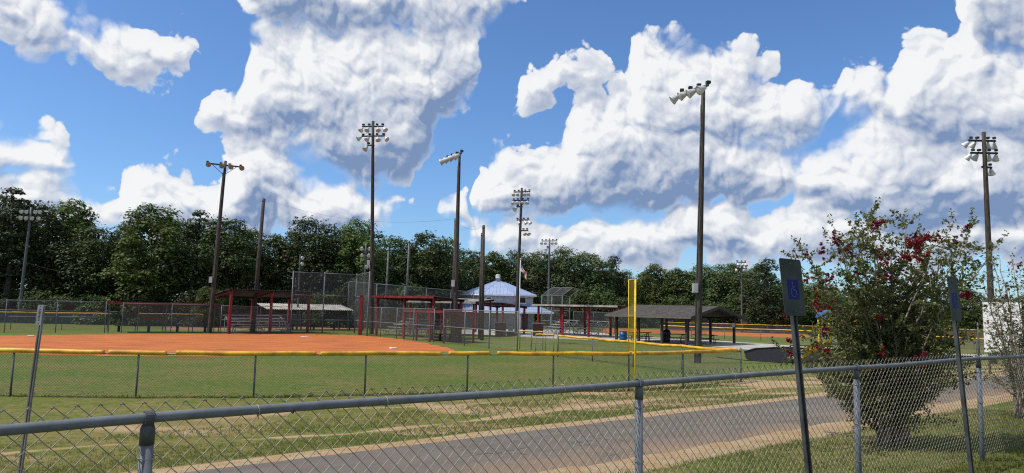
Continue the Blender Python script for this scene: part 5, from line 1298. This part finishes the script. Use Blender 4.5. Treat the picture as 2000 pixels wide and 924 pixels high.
# ------------------------------------------------------------------ crepe myrtles
MY_LEAF = leaf_mat('crepe_myrtle_leaves', (0.128, 0.148, 0.040), (0.060, 0.076, 0.024), 0.36, 0.0, 0.45)
MY_BARK = mat('crepe_myrtle_bark', (0.27, 0.215, 0.165), 0.8, 0, 0.35, 20)
MY_RED = leaf_mat('crepe_myrtle_flowers', (0.22, 0.006, 0.013), (0.12, 0.004, 0.008), 0.15, 0.0, 0.6)
MY_DRY = leaf_mat('crepe_myrtle_seed_heads', (0.13, 0.045, 0.040), (0.07, 0.028, 0.022), 0.15, 0.0, 0.7)
def crepe_myrtle(label, base, targets, seed, dens=1.0, low=True, flowers=(), droop=0.0):
    """targets: (point, weight) of the shoot tips; each shoot forks towards smaller twigs carrying leaves"""
    r = random.Random(seed); g = np.random.default_rng(seed); f = thing('crepe_myrtle', label, 'shrub', base)
    stems = MB(); twigs = MB(); lc = []; ln = []
    def twig(p, d, L, leafy=1.0, rad=0.004):
        n = max(4, int(L / 0.05)); pts = [p.copy()]; q = p.copy(); dd = d.copy()
        for i in range(n):
            dd = (dd + Vector((r.gauss(0, .13), r.gauss(0, .13), r.gauss(0.02, .10) - droop * 0.03))).normalized(); q = q + dd * (L / n); pts.append(q.copy())
        twigs.tube(pts, [rad * (1 - 0.75 * i / n) for i in range(n + 1)], 4, False)
        k = int(L * 62 * leafy * dens)
        for j in range(k):
            t = r.uniform(0.10, 1.02) * n; i = min(n - 1, int(t)); o = pts[i].lerp(pts[i + 1], min(1, t - i)); s_ = Vector((r.gauss(0, 1), r.gauss(0, 1), r.gauss(0.1, .8))).normalized()
            c = o + s_ * r.uniform(0.012, 0.05); lc.append(tuple(c)); ln.append((s_.x * 0.3, s_.y * 0.3, 0.7))
        return pts[-1], dd
    tips = []
    for (tp, wgt) in targets:
        a = base + Vector((r.uniform(-.16, .16), r.uniform(-.12, .12), -0.05)); e = Vector(tp); n = 12; pts = []; rads = []
        side = Vector((r.gauss(0, .10), r.gauss(0, .10), 0))
        for i in range(n + 1):
            t = i / n; p = a.lerp(e, t); horiz = (e - a); horiz.z = 0
            p = p - horiz * (0.42 * math.sin(math.pi * t) * (1 - t) * 0.9) + side * math.sin(math.pi * t * 1.5) + Vector((r.gauss(0, .012), r.gauss(0, .012), 0)); pts.append(p); rads.append(0.021 * wgt * (1 - 0.86 * t) + 0.003)
        stems.tube(pts, rads, 7)
        for i in range(3 if low else 5, n + 1):
            t = i / n; nt = 2 + (1 if t > 0.45 else 0) + (1 if r.random() < 0.6 else 0)
            for _ in range(nt):
                d = Vector((r.gauss(0, 1), r.gauss(0, 1), r.gauss(0.55, .45))).normalized(); L = r.uniform(0.22, 0.52) * (1.05 if t < 0.75 else 0.78)
                q, dd = twig(pts[i], d, L, 1.0 if t > 0.3 else 0.8)
                if r.random() < 0.75: twig(pts[i].lerp(q, 0.55), (dd + Vector((r.gauss(0, .7), r.gauss(0, .7), r.gauss(.1, .4)))).normalized(), L * 0.6, 1.1, 0.003)
        q, dd = twig(pts[-1], (pts[-1] - pts[-3]).normalized(), r.uniform(0.18, 0.42), 1.25); tips.append(q)
    stems.build('stem', MY_BARK, f, True); twigs.build('twig', MY_BARK, f, kind='stuff')
    lc, ln = np.array(lc), np.array(ln); me = leaf_mesh('foliage', lc - np.array(base), ln, 0.026, MY_LEAF, seed, 0.52, 0.9); o = bpy.data.objects.new('foliage', me); col.objects.link(o); o.parent = f; o['kind'] = 'stuff'
    for i, (p, rad, m_) in enumerate(flowers):
        n = int(620 * (rad / 0.10) ** 2) + 40; d = g.normal(0, 1, (n, 3)); d /= np.linalg.norm(d, axis=1)[:, None]
        k = 6; sub = g.normal(0, rad * 0.62, (k, 3)); ch = g.integers(0, k, n); cc = sub[ch] * np.array((1, 1, 1.2)) + d * (rad * 0.48 * g.random(n)[:, None] ** 0.45)
        me = leaf_mesh('flower_cluster', cc, d, 0.0115, m_, seed + i, 0.85, 0.8); o = bpy.data.objects.new('flower_cluster', me); col.objects.link(o); o.parent = f; o.location = Vector(p) - Vector(base); o['kind'] = 'stuff'
    return tips
def at_px(px, py, D): d = ray(px, py); return Vector((0, 0, EYE)) + d * (D / d.y)
B1 = G(1742, 868); D1 = B1.y
tg = []
rr = random.Random(12)
for (px, py) in ((1600, 500), (1588, 600), (1640, 470), (1665, 455), (1690, 470), (1713, 436), (1735, 452), (1752, 445), (1700, 540), (1790, 500), (1772, 560), (1806, 470), (1830, 520), (1850, 480), (1886, 452), (1868, 520), (1900, 500), (1930, 486), (1860, 600), (1620, 560), (1660, 600), (1740, 610), (1700, 620), (1590, 660), (1562, 690), (1600, 730), (1860, 660), (1820, 640), (1640, 650), (1780, 660), (1570, 740), (1890, 720), (1850, 740), (1680, 690), (1760, 700), (1620, 690), (1660, 520), (1720, 500)):
    tg.append((at_px(px, py, D1 + rr.uniform(-0.75, 0.75)), rr.uniform(0.7, 1.15)))
fl = []
for (px, py, s_) in ((1716, 434, .05), (1704, 441, .04), (1632, 467, .05), (1604, 487, .055), (1650, 490, .07), (1662, 482, .05), (1642, 496, .05), (1720, 498, .055), (1733, 508, .045), (1722, 545, .06), (1731, 540, .04), (1616, 542, .045), (1600, 556, .055), (1599, 578, .04), (1620, 595, .04), (1672, 542, .04), (1594, 590, .035), (1600, 606, .035), (1790, 478, .10), (1796, 492, .09), (1776, 496, .07), (1802, 466, .06), (1788, 462, .04), (1818, 465, .045), (1832, 463, .03), (1891, 443, .025), (1882, 576, .055), (1890, 578, .04), (1610, 646, .045), (1600, 674, .04), (1611, 686, .045), (1541, 664, .035), (1543, 688, .035), (1533, 618, .03), (1713, 618, .04), (1720, 622, .035), (1770, 690, .05), (1802, 697, .05), (1724, 686, .04), (1576, 498, .03), (1580, 545, .04), (1654, 470, .03), (1852, 566, .03)):
    fl.append((at_px(px, py, D1 + rr.uniform(-0.85, -0.25)), s_ * 1.0, MY_RED))
for (px, py) in ((1690, 478), (1640, 610), (1760, 590), (1700, 590), (1668, 630), (1820, 560), (1850, 475), (1870, 470), (1884, 458)): fl.append((at_px(px, py, D1 + rr.uniform(-0.5, 0.3)), 0.05, MY_DRY))
crepe_myrtle('big crepe myrtle with dark red flower clusters behind the fence', B1, tg, 5, 1.1, True, fl)
B2 = GD(1990, 12.5); tg2 = []
for (px, py) in ((1925, 545), (1945, 520), (1965, 505), (1985, 520), (2010, 500), (1940, 600), (1960, 570), (1990, 560), (2030, 540), (1925, 640), (1970, 620), (2010, 610), (1950, 680), (2000, 680), (2040, 620), (2030, 700), (1960, 740), (2020, 760)):
    tg2.append((at_px(px, py, B2.y + rr.uniform(-0.5, 0.6)), rr.uniform(0.6, 1.0)))
crepe_myrtle('sparser second crepe myrtle cut by the right edge in front of the white board', B2, tg2, 8, 0.26, False, [(at_px(1966, 580, B2.y), 0.05, MY_DRY), (at_px(1990, 520, B2.y), 0.04, MY_DRY)])

# ------------------------------------------------------------------ grass blades on the verges
GRASS = leaf_mat('grass_blades', (0.165, 0.178, 0.042), (0.10, 0.115, 0.025), 0.3, 0.0, 0.6)
def grass(name, label, n, smin, smax, tmin, tmax, hgt, seed, dry=0.0):
    g = np.random.default_rng(seed); s = g.uniform(smin, smax, n); t = g.uniform(tmin, tmax, n)
    x = F0.x + TAN.x * t + NRM.x * s; y = F0.y + TAN.y * t + NRM.y * s
    keep = (np.abs(x) < y * 0.80 + 0.5) & (y > 2.0)
    pn = np.array([mnoise.noise((a * 0.9, b * 0.9, 1.7)) for a, b in zip(x, y)]); keep &= pn > g.uniform(-0.75, 0.15, n)
    d = np.array([min(pl_dist(a, b, TRACK1), 9) for a, b in zip(x, y)]); keep &= d > g.uniform(0.2, 0.55, n)
    x, y = x[keep], y[keep]; m_ = len(x)
    z = np.array([gz(a, b) + 0.03 * mnoise.noise((a * 0.35, b * 0.35, 3.1)) for a, b in zip(x, y)]) - 0.008
    B = 4; vs = np.empty((m_, B, 3, 3))
    for k in range(B):
        a = g.uniform(0, 2 * np.pi, m_); h = hgt * g.uniform(0.4, 1.3, m_); ln = g.uniform(0.25, 0.95, m_) * h; ox = g.normal(0, 0.02, m_); oy = g.normal(0, 0.02, m_); w_ = 0.0035 + 0.0025 * g.random(m_)
        ca, sa = np.cos(a), np.sin(a)
        vs[:, k, 0] = np.stack((x + ox - sa * w_, y + oy + ca * w_, z), 1); vs[:, k, 1] = np.stack((x + ox + sa * w_, y + oy - ca * w_, z), 1); vs[:, k, 2] = np.stack((x + ox + ca * ln, y + oy + sa * ln, z + h), 1)
    N = m_ * B; me = bpy.data.meshes.new(name); me.vertices.add(N * 3); me.vertices.foreach_set('co', vs.reshape(-1)); me.loops.add(N * 3); me.loops.foreach_set('vertex_index', np.arange(N * 3, dtype=np.int32)); me.polygons.add(N); me.polygons.foreach_set('loop_start', np.arange(N, dtype=np.int32) * 3); me.update(calc_edges=True); me.materials.append(GRASS)
    o = bpy.data.objects.new(name, me); col.objects.link(o); tag(o, label, 'grass', kind='stuff')
grass('verge_grass', 'mown grass on the verge along the foreground fence', 22000, -1.4, 2.15, 2.0, 15.0, 0.05, 1)
grass('roadside_grass', 'patchy grass between the road and the outfield fence', 30000, 8.35, 12.6, -9.0, 20.0, 0.06, 2)
def fence_weeds():
    g = thing('fence_weeds', 'ragged weeds along the foot of the outfield fence', 'weeds', FENCEA[2]); tag(g, kind='stuff'); r = random.Random(4); cen = []; 
    for a, b in zip(FENCEA[1:], FENCEA[2:]):
        for k in range(90):
            p = a.lerp(b, r.random()); h = abs(r.gauss(0, 0.05)) + 0.02 + (0.20 * r.random() if r.random() < 0.05 else 0)
            for j in range(8): cen.append((p.x + r.gauss(0, .05), p.y + r.gauss(0, .05), r.uniform(0, h)))
    cen = np.array(cen); me = leaf_mesh('blades', cen - np.array(FENCEA[2]), np.random.default_rng(1).normal(0, 1, (len(cen), 3)), 0.03, GRASS, 3, 0.25, 0.3); o = bpy.data.objects.new('blades', me); col.objects.link(o); o.parent = g
fence_weeds()

def gravel():
    r = random.Random(21); mb = MB()
    for k in range(2600):
        t = r.uniform(-9, 20); s_ = r.choice((2.45, 8.0)) + r.gauss(0, 0.28); p = F0 + TAN * t + NRM * s_
        if abs(p.x) > p.y * 0.8: continue
        a = r.uniform(0.004, 0.016); z = gz(p.x, p.y) + 0.012
        vs = [(p.x + a * math.cos(q) * r.uniform(.7, 1.2), p.y + a * math.sin(q) * r.uniform(.7, 1.2), z) for q in (0, 1.6, 3.1, 4.7)] + [(p.x, p.y, z + a * r.uniform(.6, 1.1))]
        mb.add(vs, [(0, 1, 4), (1, 2, 4), (2, 3, 4), (3, 0, 4)])
    tag(mb.build('roadside_gravel', mat('gravel', (0.26, 0.21, 0.16), 0.95, 0, 0.4, 30)), 'loose gravel along both edges of the road', 'gravel', kind='stuff')
gravel()
